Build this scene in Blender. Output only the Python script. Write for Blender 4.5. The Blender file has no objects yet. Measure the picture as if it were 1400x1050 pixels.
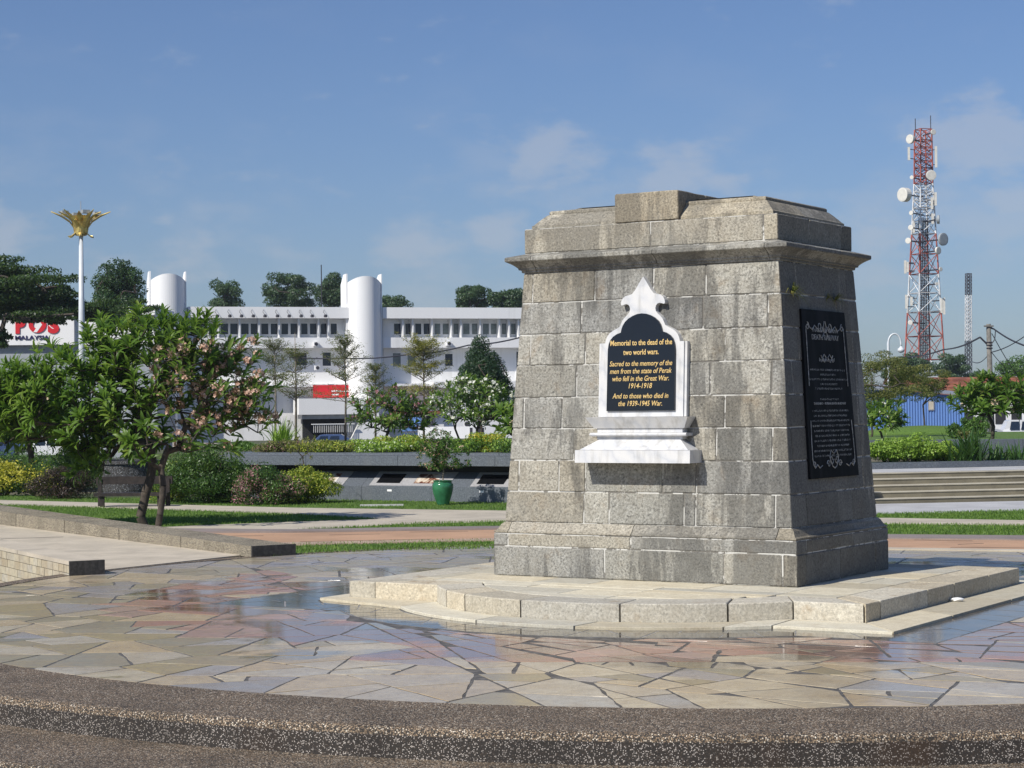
import bpy, math, random
import numpy as np
from mathutils import Vector, Matrix
R = math.radians
random.seed(7); rng = np.random.default_rng(7)
SC = bpy.context.scene
COL = SC.collection

# ------------------------------------------------------------------ camera
F_PX, PITCH, ROLL, ZC = 2720.48, 0.013072, -0.010392, 1.662
_F = Vector((0, math.cos(PITCH), math.sin(PITCH))); _R = Vector((1, 0, 0)); _U = _R.cross(_F)
R2 = _R*math.cos(ROLL) + _U*math.sin(ROLL); U2 = -_R*math.sin(ROLL) + _U*math.cos(ROLL)
cam = bpy.data.cameras.new('camera'); camo = bpy.data.objects.new('camera', cam); COL.objects.link(camo)
cam.sensor_width = 36; cam.lens = F_PX/1400*36; cam.clip_start = 0.1; cam.clip_end = 6000
m4 = Matrix((R2, U2, -_F)).transposed().to_4x4(); m4.translation = (0, 0, ZC)
camo.matrix_world = m4; SC.camera = camo

# ------------------------------------------------------------------ light
SUN_AZ, SUN_EL = 46.0, 42.0            # light travels towards azimuth 46 deg (right of the view), down 42 deg
sd = Vector((math.sin(R(SUN_AZ))*math.cos(R(SUN_EL)), math.cos(R(SUN_AZ))*math.cos(R(SUN_EL)), -math.sin(R(SUN_EL))))
sl = bpy.data.lights.new('sun', 'SUN'); sl.energy = 5.0; sl.angle = R(0.53); sl.color = (1.0, 0.95, 0.87)
so = bpy.data.objects.new('sun', sl); COL.objects.link(so); so.rotation_euler = sd.to_track_quat('-Z', 'Y').to_euler(); so.location = (-20, -20, 30)
SC.view_settings.view_transform = 'Standard'; SC.view_settings.look = 'None'
SC.view_settings.exposure = 0.0; SC.view_settings.gamma = 1.0; SC.view_settings.use_curve_mapping = False
SC.render.engine = 'CYCLES'

W = bpy.data.worlds.new('World'); SC.world = W; W.use_nodes = True
nt = W.node_tree; nt.nodes.clear()
def N(t, kind, **kw):
    n = t.nodes.new(kind)
    for k, v in kw.items():
        if k.startswith('i_'): n.inputs[k[2:].replace('_', ' ')].default_value = v
        else: setattr(n, k, v)
    return n
sky = N(nt, 'ShaderNodeTexSky', sky_type='NISHITA', sun_disc=False, sun_elevation=R(SUN_EL), sun_rotation=R(180+SUN_AZ),
        air_density=1.0, dust_density=0.6, ozone_density=2.6, altitude=0)
tc = N(nt, 'ShaderNodeTexCoord')
# soft cumulus low over the horizon: noise on a flattened direction
sep = N(nt, 'ShaderNodeSeparateXYZ'); nt.links.new(tc.outputs['Generated'], sep.inputs[0])
mp = N(nt, 'ShaderNodeMapping'); mp.inputs['Scale'].default_value = (1, 1, 2.3); mp.inputs['Location'].default_value = (3.1, 0.35, 0.3)
nt.links.new(tc.outputs['Generated'], mp.inputs[0])
n1 = N(nt, 'ShaderNodeTexNoise'); n1.inputs['Scale'].default_value = 10.5; n1.inputs['Detail'].default_value = 7; n1.inputs['Roughness'].default_value = 0.55
nt.links.new(mp.outputs[0], n1.inputs['Vector'])
cr = N(nt, 'ShaderNodeMapRange', interpolation_type='SMOOTHSTEP'); nt.links.new(n1.outputs[0], cr.inputs[0])
cr.inputs[1].default_value = 0.49; cr.inputs[2].default_value = 0.66; cr.inputs[3].default_value = 0; cr.inputs[4].default_value = 0.75
band = N(nt, 'ShaderNodeMapRange', interpolation_type='SMOOTHSTEP'); nt.links.new(sep.outputs[2], band.inputs[0])
band.inputs[1].default_value = 0.17; band.inputs[2].default_value = 0.07; band.inputs[3].default_value = 0.10; band.inputs[4].default_value = 1
# cumulus puffs in given directions (azimuth, height), each broken up by the noise
sq = N(nt, 'ShaderNodeMapping'); sq.inputs['Scale'].default_value = (1, 1, 1.9); nt.links.new(tc.outputs['Generated'], sq.inputs[0])
acc = None
for az, el, r_ in ((.232,.127,.075), (.262,.100,.060), (.022,.128,.060), (.085,.122,.055), (-.045,.082,.050), (-.165,.076,.055), (-.005,.090,.035), (-.255,.095,.050), (.19,.085,.05), (.125,.085,.05), (.42,.13,.09), (-.42,.12,.09), (.8,.12,.12), (-.8,.13,.12), (1.6,.12,.14), (-1.6,.12,.14), (2.6,.12,.14), (-2.6,.12,.14), (.60,.09,.08), (-.6,.10,.09)):
    v_ = Vector((math.sin(az), math.cos(az), el)).normalized(); dn_ = N(nt, 'ShaderNodeVectorMath', operation='DISTANCE'); nt.links.new(sq.outputs[0], dn_.inputs[0]); dn_.inputs[1].default_value = (v_.x, v_.y, v_.z*1.9)
    mr_ = N(nt, 'ShaderNodeMapRange', interpolation_type='SMOOTHSTEP'); nt.links.new(dn_.outputs['Value'], mr_.inputs[0]); mr_.inputs[1].default_value = r_; mr_.inputs[2].default_value = 0; mr_.inputs[3].default_value = 0; mr_.inputs[4].default_value = 1
    if acc is None: acc = mr_.outputs[0]
    else:
        mm_ = N(nt, 'ShaderNodeMath', operation='MAXIMUM'); nt.links.new(acc, mm_.inputs[0]); nt.links.new(mr_.outputs[0], mm_.inputs[1]); acc = mm_.outputs[0]
n2_ = N(nt, 'ShaderNodeTexNoise'); n2_.inputs['Scale'].default_value = 26; n2_.inputs['Detail'].default_value = 8; n2_.inputs['Roughness'].default_value = .58; nt.links.new(mp.outputs[0], n2_.inputs['Vector'])
ad_ = N(nt, 'ShaderNodeMath', operation='MULTIPLY_ADD'); nt.links.new(acc, ad_.inputs[0]); ad_.inputs[1].default_value = .34; nt.links.new(n2_.outputs[0], ad_.inputs[2])
pf = N(nt, 'ShaderNodeMapRange', interpolation_type='SMOOTHSTEP'); nt.links.new(ad_.outputs[0], pf.inputs[0]); pf.inputs[1].default_value = .58; pf.inputs[2].default_value = .86; pf.inputs[3].default_value = 0; pf.inputs[4].default_value = .40
mu0 = N(nt, 'ShaderNodeMath', operation='MULTIPLY'); nt.links.new(cr.outputs[0], mu0.inputs[0]); nt.links.new(band.outputs[0], mu0.inputs[1])
mu1 = N(nt, 'ShaderNodeMath', operation='MULTIPLY'); nt.links.new(mu0.outputs[0], mu1.inputs[0]); mu1.inputs[1].default_value = .45
mu = N(nt, 'ShaderNodeMath', operation='MAXIMUM'); nt.links.new(mu1.outputs[0], mu.inputs[0]); nt.links.new(pf.outputs[0], mu.inputs[1])
tint = N(nt, 'ShaderNodeMix', data_type='RGBA', blend_type='MULTIPLY'); tint.inputs[0].default_value = 1
nt.links.new(sky.outputs[0], tint.inputs[6]); tint.inputs[7].default_value = (0.64, 0.745, 0.97, 1)
mx = N(nt, 'ShaderNodeMix', data_type='RGBA'); nt.links.new(mu.outputs[0], mx.inputs[0]); nt.links.new(tint.outputs[2], mx.inputs[6])
mx.inputs[7].default_value = (5.6, 5.8, 6.3, 1)
bg = N(nt, 'ShaderNodeBackground'); bg.inputs['Strength'].default_value = 0.095; nt.links.new(mx.outputs[2], bg.inputs[0])
wo = N(nt, 'ShaderNodeOutputWorld'); nt.links.new(bg.outputs[0], wo.inputs[0])

# ------------------------------------------------------------------ measured directions -> points of the place
def ray(x, y): return _F + R2*((x-700)/F_PX) - U2*((y-525)/F_PX)
def at(x, y, z=0.0):
    d = ray(x, y); t = (z-ZC)/d.z; return (d.x*t, d.y*t)
def atY(x, y, Y):
    d = ray(x, y); t = Y/d.y; return Vector((d.x*t, Y, ZC+d.z*t))

# ------------------------------------------------------------------ mesh helpers
class MB:
    def __init__(s): s.v = []; s.f = []; s.m = []
    def add(s, vs, fs, mi=0):
        o = len(s.v); s.v += [tuple(p) for p in vs]; s.f += [tuple(o+i for i in f) for f in fs]; s.m += [mi]*len(fs); return s
    def box(s, a, b, mi=0):
        x0, y0, z0 = a; x1, y1, z1 = b
        return s.add([(x0,y0,z0),(x1,y0,z0),(x1,y1,z0),(x0,y1,z0),(x0,y0,z1),(x1,y0,z1),(x1,y1,z1),(x0,y1,z1)],
                     [(0,3,2,1),(4,5,6,7),(0,1,5,4),(1,2,6,5),(2,3,7,6),(3,0,4,7)], mi)
    def obox(s, c, ax, ay, az, h, mi=0):
        """box with centre c, half sizes h along unit axes"""
        c = Vector(c); ax = Vector(ax)*h[0]; ay = Vector(ay)*h[1]; az = Vector(az)*h[2]
        P = [c+ax*i+ay*j+az*k for k in (-1,1) for i, j in ((-1,-1),(1,-1),(1,1),(-1,1))]
        return s.add(P, [(0,3,2,1),(4,5,6,7),(0,1,5,4),(1,2,6,5),(2,3,7,6),(3,0,4,7)], mi)
    def prism(s, poly, z0, z1, mi=0, ch=0.0):
        """poly ccw list of (x,y); z0,z1 numbers; optional chamfer at the top"""
        n = len(poly); V = [(p[0], p[1], z0) for p in poly]
        if ch > 0:
            V += [(p[0], p[1], z1-ch) for p in poly]
            q = inset(poly, ch) or poly
            if len(q) != n: q = poly
            V += [(p[0], p[1], z1) for p in q]; L = 3
        else:
            V += [(p[0], p[1], z1) for p in poly]; L = 2
        F = [tuple(range((L-1)*n, L*n)), tuple(reversed(range(n)))]
        for l in range(L-1):
            for i in range(n):
                j = (i+1) % n; F.append((l*n+i, l*n+j, (l+1)*n+j, (l+1)*n+i))
        return s.add(V, F, mi)
    def sheet(s, poly, z, mi=0): return s.add([(p[0], p[1], z) for p in poly], [tuple(range(len(poly)))], mi)
    def loft(s, rings, cap=True, mi=0, closed=True):
        n = len(rings[0]); V = [p for r in rings for p in r]; F = []
        for l in range(len(rings)-1):
            for i in range(n if closed else n-1):
                j = (i+1) % n; F.append((l*n+i, l*n+j, (l+1)*n+j, (l+1)*n+i))
        if cap and closed: F += [tuple(reversed(range(n))), tuple(range((len(rings)-1)*n, len(rings)*n))]
        return s.add(V, F, mi)
    def lathe(s, prof, c=(0,0,0), n=20, mi=0, a0=0):
        return s.loft([[(c[0]+r*math.cos(a0+2*math.pi*i/n), c[1]+r*math.sin(a0+2*math.pi*i/n), c[2]+z) for i in range(n)] for r, z in prof], True, mi)
    def tube(s, pts, rad, n=6, mi=0, cap=True):
        pts = [Vector(p) for p in pts]; rad = rad if isinstance(rad, (list, tuple)) else [rad]*len(pts); rings = []
        up = None
        for i, p in enumerate(pts):
            d = (pts[min(i+1, len(pts)-1)]-pts[max(i-1, 0)]).normalized()
            if up is None: up = Vector((0,0,1)) if abs(d.z) < .9 else Vector((1,0,0))
            a = d.cross(up).normalized(); b = a.cross(d).normalized(); up = b
            rings.append([p+(a*math.cos(t)+b*math.sin(t))*rad[i] for t in [2*math.pi*k/n for k in range(n)]])
        return s.loft(rings, cap, mi)
    def xform(s, fn): s.v = [tuple(fn(Vector(p))) for p in s.v]; return s

def mesh_of(mb, name, mats, smooth=False, off=None):
    me = bpy.data.meshes.new(name)
    vs = mb.v if off is None else [(x-off[0], y-off[1], z-off[2]) for x, y, z in mb.v]
    me.from_pydata(vs, [], mb.f)
    for m in (mats if isinstance(mats, (list, tuple)) else [mats]): me.materials.append(m)
    if any(mb.m): me.polygons.foreach_set('material_index', mb.m)
    if smooth: me.shade_smooth() if smooth is True else None
    me.update()
    return me
def link(name, data, parent=None, loc=None, rot=None):
    o = bpy.data.objects.new(name, data); COL.objects.link(o)
    if parent: o.parent = parent
    if loc is not None: o.location = loc
    if rot is not None: o.rotation_euler = rot
    return o
def tag(o, label=None, cat=None, group=None, kind=None):
    if label: o['label'] = label
    if cat: o['category'] = cat
    if group: o['group'] = group
    if kind: o['kind'] = kind
    return o
def thing(name, label, cat, loc=(0,0,0), rz=0, group=None):
    return tag(link(name, None, None, loc, (0,0,rz)), label, cat, group)
def part(root, name, mb, mats, smooth=False, world=True, **k):
    """child mesh; mb in world axes if world (root must then be unrotated)"""
    off = tuple(root.matrix_basis.translation) if world else None
    if world and root.parent: off = tuple(Vector(off)+root.parent.matrix_basis.translation)
    o = link(name, mesh_of(mb, name, mats, smooth, off), root)
    return tag(o, **k) if k else o
def struct(name, mb, mats, smooth=False, loc=(0,0,0)):
    return tag(link(name, mesh_of(mb, name, mats, smooth, loc), None, loc), kind='structure')

def clip(poly, n, c):
    """keep n.p <= c"""
    out = []; L = len(poly)
    for i in range(L):
        a = poly[i]; b = poly[(i+1) % L]; da = n[0]*a[0]+n[1]*a[1]-c; db = n[0]*b[0]+n[1]*b[1]-c
        if da <= 0: out.append(a)
        if (da < 0 < db) or (db < 0 < da):
            t = da/(da-db); out.append((a[0]+(b[0]-a[0])*t, a[1]+(b[1]-a[1])*t))
    return out if len(out) > 2 else None
def area(p): return 0.5*sum(p[i][0]*p[(i+1) % len(p)][1]-p[(i+1) % len(p)][0]*p[i][1] for i in range(len(p)))
def cen(p):
    A = area(p); 
    if abs(A) < 1e-9: return p[0]
    cx = sum((p[i][0]+p[(i+1) % len(p)][0])*(p[i][0]*p[(i+1) % len(p)][1]-p[(i+1) % len(p)][0]*p[i][1]) for i in range(len(p)))/(6*A)
    cy = sum((p[i][1]+p[(i+1) % len(p)][1])*(p[i][0]*p[(i+1) % len(p)][1]-p[(i+1) % len(p)][0]*p[i][1]) for i in range(len(p)))/(6*A)
    return (cx, cy)
def clean(p, e=0.004):
    q = []
    for a in p:
        if not q or math.hypot(a[0]-q[-1][0], a[1]-q[-1][1]) > e: q.append(a)
    while len(q) > 2 and math.hypot(q[0][0]-q[-1][0], q[0][1]-q[-1][1]) <= e: q.pop()
    return q if len(q) > 2 else None
def edges(p):
    for i in range(len(p)):
        a = p[i]; b = p[(i+1) % len(p)]; dx, dy = b[0]-a[0], b[1]-a[1]; L = math.hypot(dx, dy)
        if L < 1e-9: continue
        yield (dy/L, -dx/L), (dy*a[0]-dx*a[1])/L
def inset(p, d):
    q = p
    for n, c in list(edges(p)):
        q = clip(q, n, c-d)
        if not q: return None
    return clean(q)
def inside(p, pt): return all(n[0]*pt[0]+n[1]*pt[1] <= c+1e-9 for n, c in edges(p))
def subtract(p, q):
    """convex p minus convex q -> convex pieces"""
    out = []; cur = p
    for n, c in edges(q):
        o = clip(cur, (-n[0], -n[1]), -c)
        if o and area(o) > 1e-4: out.append(o)
        cur = clip(cur, n, c)
        if not cur: break
    return out
def split(p, target, out):
    A = area(p)
    if A < 1e-3: return
    c = cen(p); a = np.array(p)-np.array(c); w, v = np.linalg.eigh(a.T@a); asp = math.sqrt(max(w[1], 1e-9)/max(w[0], 1e-9))
    if (A < target*random.uniform(.45, 1.9) and asp < 2.1) or A < target*.18: out.append(p); return
    t = math.atan2(v[1, 1], v[0, 1])+random.uniform(-.65, .65)*(1 if asp < 1.9 else .5); n = (math.cos(t), math.sin(t))
    k = n[0]*c[0]+n[1]*c[1]+random.uniform(-.16, .16)*math.sqrt(A)
    for s in (1, -1):
        q = clip(p, (n[0]*s, n[1]*s), k*s)
        if q: split(q, target, out)

# ------------------------------------------------------------------ materials
def mat(name):
    m = bpy.data.materials.new(name); m.use_nodes = True; t = m.node_tree; b = t.nodes['Principled BSDF']; return m, t, b
def L(t, a, b): t.links.new(a, b)
def noise(t, vec, scale, detail=4, rough=.5, dist=0):
    n = N(t, 'ShaderNodeTexNoise'); n.inputs['Scale'].default_value = scale; n.inputs['Detail'].default_value = detail
    n.inputs['Roughness'].default_value = rough; n.inputs['Distortion'].default_value = dist
    if vec is not None: L(t, vec, n.inputs['Vector'])
    return n.outputs[0]
def ramp(t, fac, stops, interp='LINEAR'):
    r = N(t, 'ShaderNodeValToRGB'); L(t, fac, r.inputs[0]); r.color_ramp.interpolation = interp
    e = r.color_ramp.elements
    while len(e) < len(stops): e.new(.5)
    for i, (p, c) in enumerate(stops):
        e[i].position = p; e[i].color = (*c, 1) if len(c) == 3 else c
    return r.outputs[0]
def mixc(t, fac, a, b, mode='MIX'):
    m = N(t, 'ShaderNodeMix', data_type='RGBA', blend_type=mode)
    for s, i in ((fac, 0), (a, 6), (b, 7)):
        if isinstance(s, (int, float)): m.inputs[i].default_value = s
        elif isinstance(s, tuple): m.inputs[i].default_value = (*s, 1)
        else: L(t, s, m.inputs[i])
    return m.outputs[2]
def mrange(t, v, a, b, c=0., d=1., smooth=True):
    m = N(t, 'ShaderNodeMapRange', interpolation_type='SMOOTHSTEP' if smooth else 'LINEAR'); L(t, v, m.inputs[0])
    for i, x in enumerate((a, b, c, d)): m.inputs[i+1].default_value = x
    return m.outputs[0]
def math_(t, op, a, b=None):
    m = N(t, 'ShaderNodeMath', operation=op)
    for i, s in enumerate((a, b)):
        if s is None: continue
        if isinstance(s, (int, float)): m.inputs[i].default_value = s
        else: L(t, s, m.inputs[i])
    return m.outputs[0]
def bump(t, b, h, strength=.4, dist=.01):
    n = N(t, 'ShaderNodeBump'); n.inputs['Strength'].default_value = strength; n.inputs['Distance'].default_value = dist
    L(t, h, n.inputs['Height']); L(t, n.outputs[0], b.inputs['Normal']); return n
def ocoord(t, sc=None, loc=None):
    c = N(t, 'ShaderNodeTexCoord').outputs['Object']
    if sc is not None:
        m = N(t, 'ShaderNodeMapping'); m.inputs['Scale'].default_value = sc
        if loc: m.inputs['Location'].default_value = loc
        L(t, c, m.inputs[0]); c = m.outputs[0]
    return c
def wcoord(t, sc=None):
    c = N(t, 'ShaderNodeNewGeometry').outputs['Position']
    if sc is not None:
        m = N(t, 'ShaderNodeMapping'); m.inputs['Scale'].default_value = sc; L(t, c, m.inputs[0]); c = m.outputs[0]
    return c
def orand(t): return N(t, 'ShaderNodeObjectInfo').outputs['Random']
def plain(name, col, rough=.6, metal=0., var=.12, vs=3., bmp=0.):
    m, t, b = mat(name); o = ocoord(t)
    n = noise(t, o, vs, 5, .6)
    c = mixc(t, mrange(t, n, .35, .7), tuple(x*(1-var) for x in col), tuple(min(1, x*(1+var)) for x in col))
    L(t, c, b.inputs['Base Color']); b.inputs['Roughness'].default_value = rough; b.inputs['Metallic'].default_value = metal
    if bmp: bump(t, b, noise(t, o, vs*20, 4), bmp, .004)
    return m

def granite(name, base=(.335,.33,.30), dark=(.036,.036,.034), stain_shade=1.0, rust=.25, grain=1.0):
    m, t, b = mat(name); o = ocoord(t); rnd = orand(t)
    sp = noise(t, o, 52, 4, .8); mott = noise(t, o, 9, 5, .6)
    c = ramp(t, sp, [(.36, tuple(x*(1-.74*grain) for x in base)), (.45, tuple(x*(1-.2*grain) for x in base)), (.54, tuple(x*(1+.1*grain) for x in base)), (.64, tuple(min(1, x*(1+.55*grain)) for x in base))])
    c = mixc(t, mrange(t, mott, .3, .75), c, mixc(t, .5, c, (base[0]*.72, base[1]*.68, base[2]*.62)))
    # block to block tint: grey, warm and pale stones
    tintc = ramp(t, rnd, [(0, (.74,.75,.77)), (.25, (1.0,.99,.97)), (.5, (1.14,1.12,1.07)), (.75, (1.02,.95,.83)), (.9,(.80,.76,.69)), (1, (.90,.90,.88))])
    c = mixc(t, 1.0, c, tintc, 'MULTIPLY')
    if rust:
        rn = noise(t, o, 4.2, 4, .6, .5)
        c = mixc(t, math_(t, 'MULTIPLY', mrange(t, rn, .56, .74), rust), c, (.27, .17, .07))
    if stain_shade:
        st = noise(t, ocoord(t, (5.5, 5.5, .8)), 1.0, 8, .68, .7); st2 = noise(t, ocoord(t, (26, 26, 2.2)), 1.0, 5, .65, .4)
        big = noise(t, ocoord(t, (1.1, 1.1, .5)), 1.0, 3, .5)
        zz = N(t, 'ShaderNodeSeparateXYZ'); L(t, o, zz.inputs[0])
        top = mrange(t, zz.outputs[2], 1.7, 2.75); bot = mrange(t, zz.outputs[2], .75, .1)
        a = math_(t, 'ADD', math_(t, 'MULTIPLY', st, .80), math_(t, 'MULTIPLY', st2, .20))
        a = math_(t, 'ADD', a, math_(t, 'MULTIPLY', math_(t, 'SUBTRACT', big, .5), 1.0))
        a = math_(t, 'ADD', a, math_(t, 'MULTIPLY', top, .16)); a = math_(t, 'ADD', a, math_(t, 'MULTIPLY', bot, .10))
        # right-facing side: black algae streaks thickened to paint in its shade
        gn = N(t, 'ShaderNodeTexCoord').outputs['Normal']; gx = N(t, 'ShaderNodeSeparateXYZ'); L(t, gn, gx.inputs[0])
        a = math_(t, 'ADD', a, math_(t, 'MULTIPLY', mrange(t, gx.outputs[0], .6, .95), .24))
        k = math_(t, 'MULTIPLY', mrange(t, a, .515, .66), .88*stain_shade)
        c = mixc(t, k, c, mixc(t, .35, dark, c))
        # grey wash of lichen
        li = noise(t, o, 2.3, 5, .65); c = mixc(t, math_(t, 'MULTIPLY', mrange(t, li, .5, .72), .28), c, (.27,.27,.245))
    L(t, c, b.inputs['Base Color']); b.inputs['Roughness'].default_value = .82
    bump(t, b, math_(t, 'ADD', sp, math_(t, 'MULTIPLY', mott, 1.5)), .55, .006)
    return m
M = {}
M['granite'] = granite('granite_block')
M['granite_top'] = granite('granite_capstone', base=(.38,.355,.295), stain_shade=.75, rust=.12)
M['granite_kerb'] = granite('granite_kerb', base=(.54,.51,.43), stain_shade=.0, rust=.55, grain=.6)
M['granite_flag'] = granite('granite_flagstone', base=(.60,.57,.47), stain_shade=0, rust=.25, grain=.3)

m, t, b = mat('lime_mortar'); o = ocoord(t); n = noise(t, o, 5.5, 5, .7)
c = mixc(t, mrange(t, n, .455, .51), (.17,.16,.14), (.56,.55,.51)); L(t, c, b.inputs['Base Color']); b.inputs['Roughness'].default_value = .9
bump(t, b, noise(t, o, 60), .6, .01); M['mortar'] = m

m, t, b = mat('white_marble'); o = ocoord(t)
w = N(t, 'ShaderNodeTexWave', wave_type='BANDS', bands_direction='DIAGONAL'); L(t, o, w.inputs['Vector'])
for k, v in (('Scale', 2.6), ('Distortion', 9), ('Detail', 5), ('Detail Scale', 1.8)): w.inputs[k].default_value = v
c = ramp(t, w.outputs['Fac'], [(0, (.55,.56,.575)), (.14, (.60,.605,.61)), (1, (.66,.655,.64))])
dn = noise(t, ocoord(t, (14, 14, 2)), 1, 5, .6); c = mixc(t, math_(t, 'MULTIPLY', mrange(t, dn, .47, .72), .5), c, (.34,.33,.30))
L(t, c, b.inputs['Base Color']); b.inputs['Roughness'].default_value = .38; M['marble'] = m

m, t, b = mat('polished_black_granite'); b.inputs['Base Color'].default_value = (.007,.0075,.009,1); b.inputs['Roughness'].default_value = .06
b.inputs['Specular IOR Level'].default_value = .55; M['black'] = m
m, t, b = mat('weathered_black_slab'); o = ocoord(t)
L(t, mixc(t, mrange(t, noise(t, ocoord(t, (9,9,1.5)), 1, 5), .4, .75), (.005,.005,.006), (.016,.016,.018)), b.inputs['Base Color'])
b.inputs['Roughness'].default_value = .5; b.inputs['Specular IOR Level'].default_value = .03; M['black_worn'] = m
m, t, b = mat('gold_paint'); b.inputs['Base Color'].default_value = (.80,.56,.22,1); b.inputs['Roughness'].default_value = .35; b.inputs['Metallic'].default_value = .15; M['gold_paint'] = m
M['silver_paint'] = plain('worn_silver_lettering', (.42,.42,.40), .6, 0, .45, 30)

def stone(name, cols, rough=.30, wet_bias=0.0, dark=1.0):
    m, t, b = mat(name); p = wcoord(t); r = orand(t)
    base = ramp(t, r, [(i/(len(cols)-1), c) for i, c in enumerate(cols)])
    n1 = noise(t, p, 3.2, 6, .65, .4); n2 = noise(t, p, 24, 5, .7); gr = noise(t, p, 160, 3, .7)
    c = mixc(t, mrange(t, n1, .35, .68), base, mixc(t, .75, base, mixc(t, .4, (.36,.25,.12), base)))
    n3 = noise(t, p, 11, 6, .7, .8); c = mixc(t, mrange(t, n3, .40, .66, 0, .55), c, mixc(t, .5, c, (.16,.14,.13)))
    c = mixc(t, math_(t, 'MULTIPLY', mrange(t, n2, .45, .68), .45), c, mixc(t, .5, c, (.10,.09,.09)))
    c = mixc(t, math_(t, 'MULTIPLY', mrange(t, gr, .35, .65), .35), mixc(t, .0, c, c), mixc(t, .5, c, (.5,.48,.44)))
    py_ = N(t, 'ShaderNodeSeparateXYZ'); L(t, p, py_.inputs[0])
    # the paving drains from the outer kerb: only the inner part still holds water
    rd = N(t, 'ShaderNodeVectorMath', operation='DISTANCE'); L(t, p, rd.inputs[0]); rd.inputs[1].default_value = (1.75, 17.85, 0)
    wet = mrange(t, math_(t, 'ADD', math_(t, 'ADD', noise(t, p, .9, 5, .6, .4), wet_bias), mrange(t, rd.outputs['Value'], 6.6, 3.2, -.14, .06)), .46, .56)
    c = mixc(t, math_(t, 'MULTIPLY', wet, .42), c, mixc(t, .8, c, (.01,.01,.01)))
    L(t, c, b.inputs['Base Color'])
    rg = math_(t, 'ADD', math_(t, 'MULTIPLY', math_(t, 'SUBTRACT', 1., wet), rough), math_(t, 'ADD', .02, math_(t, 'MULTIPLY', n2, .09)))
    L(t, rg, b.inputs['Roughness']); b.inputs['Specular IOR Level'].default_value = .36
    h = math_(t, 'ADD', math_(t, 'MULTIPLY', n1, 1.2), math_(t, 'MULTIPLY', n2, .25))
    bm = bump(t, b, h, .10, .02)
    L(t, mrange(t, wet, 0, 1, .07, .01, False), bm.inputs['Strength'])
    return m
M['st_cream'] = stone('cream_paving_stone', [(.59,.48,.30), (.53,.47,.36), (.54,.40,.21), (.62,.53,.36), (.48,.40,.27)], .20)
M['st_grey'] = stone('lavender_grey_paving_stone', [(.33,.305,.30), (.39,.36,.34), (.27,.25,.25), (.44,.42,.37), (.34,.28,.265)], .20, -.02)
M['st_pink'] = stone('red_paving_stone', [(.45,.24,.17), (.40,.19,.13), (.48,.31,.24), (.40,.25,.20)], .18, .02)
M['st_olive'] = stone('olive_paving_stone', [(.33,.28,.15), (.34,.30,.21), (.42,.33,.15), (.26,.24,.18)], .19, -.02)
M['st_slate'] = stone('wet_slate_paving', [(.045,.06,.075), (.06,.07,.08), (.035,.045,.055)], .05, .4)
M['st_wall'] = stone('tan_wall_stone', [(.50,.44,.30), (.58,.52,.38), (.42,.35,.22), (.52,.49,.40), (.62,.55,.38)], .7, -.9)
M['grout'] = plain('dark_grout', (.12,.11,.095), .6, 0, .4, 12)
M['grout_pale'] = plain('pale_grout', (.30,.29,.27), .5, 0, .3, 12)

def aggregate(name, cols, sc=120, rough=.55, dk=.0):
    m, t, b = mat(name); p = wcoord(t)
    v = N(t, 'ShaderNodeTexVoronoi'); v.inputs['Scale'].default_value = sc; L(t, p, v.inputs['Vector'])
    s = N(t, 'ShaderNodeSeparateColor'); L(t, v.outputs['Color'], s.inputs[0])
    c = ramp(t, s.outputs[0], cols, 'CONSTANT')
    c = mixc(t, mrange(t, v.outputs['Distance'], .35, .62), c, (.045,.04,.035))
    st = noise(t, wcoord(t, (1,1,.3)), 1.7, 5, .6); c = mixc(t, math_(t, 'MULTIPLY', mrange(t, st, .42, .62), .45+dk), c, mixc(t, .55, c, (.02,.018,.016)))
    if dk:
        rs = noise(t, wcoord(t, (1,1,.2)), 1.1, 3, .5); c = mixc(t, math_(t, 'MULTIPLY', mrange(t, rs, .55, .7), .5), c, mixc(t, .6, c, (.10,.05,.02)))
    L(t, c, b.inputs['Base Color']); b.inputs['Roughness'].default_value = rough+.2; b.inputs['Specular IOR Level'].default_value = .2
    bump(t, b, v.outputs['Distance'], -.8, .006); return m
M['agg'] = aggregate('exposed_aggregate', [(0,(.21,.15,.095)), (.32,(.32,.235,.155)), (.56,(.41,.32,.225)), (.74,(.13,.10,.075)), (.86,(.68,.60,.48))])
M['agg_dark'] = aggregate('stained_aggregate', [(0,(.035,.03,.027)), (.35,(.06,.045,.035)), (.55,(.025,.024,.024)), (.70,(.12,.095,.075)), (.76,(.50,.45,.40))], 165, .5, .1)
M['agg_pale'] = aggregate('pebble_dash_wall', [(0,(.50,.44,.32)), (.4,(.56,.50,.38)), (.75,(.44,.37,.26)), (.9,(.64,.58,.46))], 150, .8)
def concrete(name, col, sc=2.0, joint=.0):
    m, t, b = mat(name); p = wcoord(t); n = noise(t, p, sc, 6, .65, .2); g = noise(t, p, 70, 4, .7)
    c = mixc(t, mrange(t, n, .3, .75), tuple(x*1.08 for x in col), tuple(x*.74 for x in col)); c = mixc(t, mrange(t, g, .3, .7, 0, .4), c, tuple(x*.65 for x in col))
    sp = noise(t, p, 5, 4, .7, 1.0); c = mixc(t, math_(t, 'MULTIPLY', mrange(t, sp, .62, .72), .45), c, tuple(x*.5 for x in col))
    L(t, c, b.inputs['Base Color']); b.inputs['Roughness'].default_value = .78; bump(t, b, g, .4, .004); return m
M['ramp'] = concrete('ramp_concrete', (.58,.51,.40)); M['path'] = concrete('path_concrete', (.54,.48,.38), 1.1)
M['path_white'] = concrete('pale_path', (.50,.50,.50), 1.1); M['kerb'] = concrete('mauve_kerb', (.27,.225,.205), 1.5)
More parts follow.
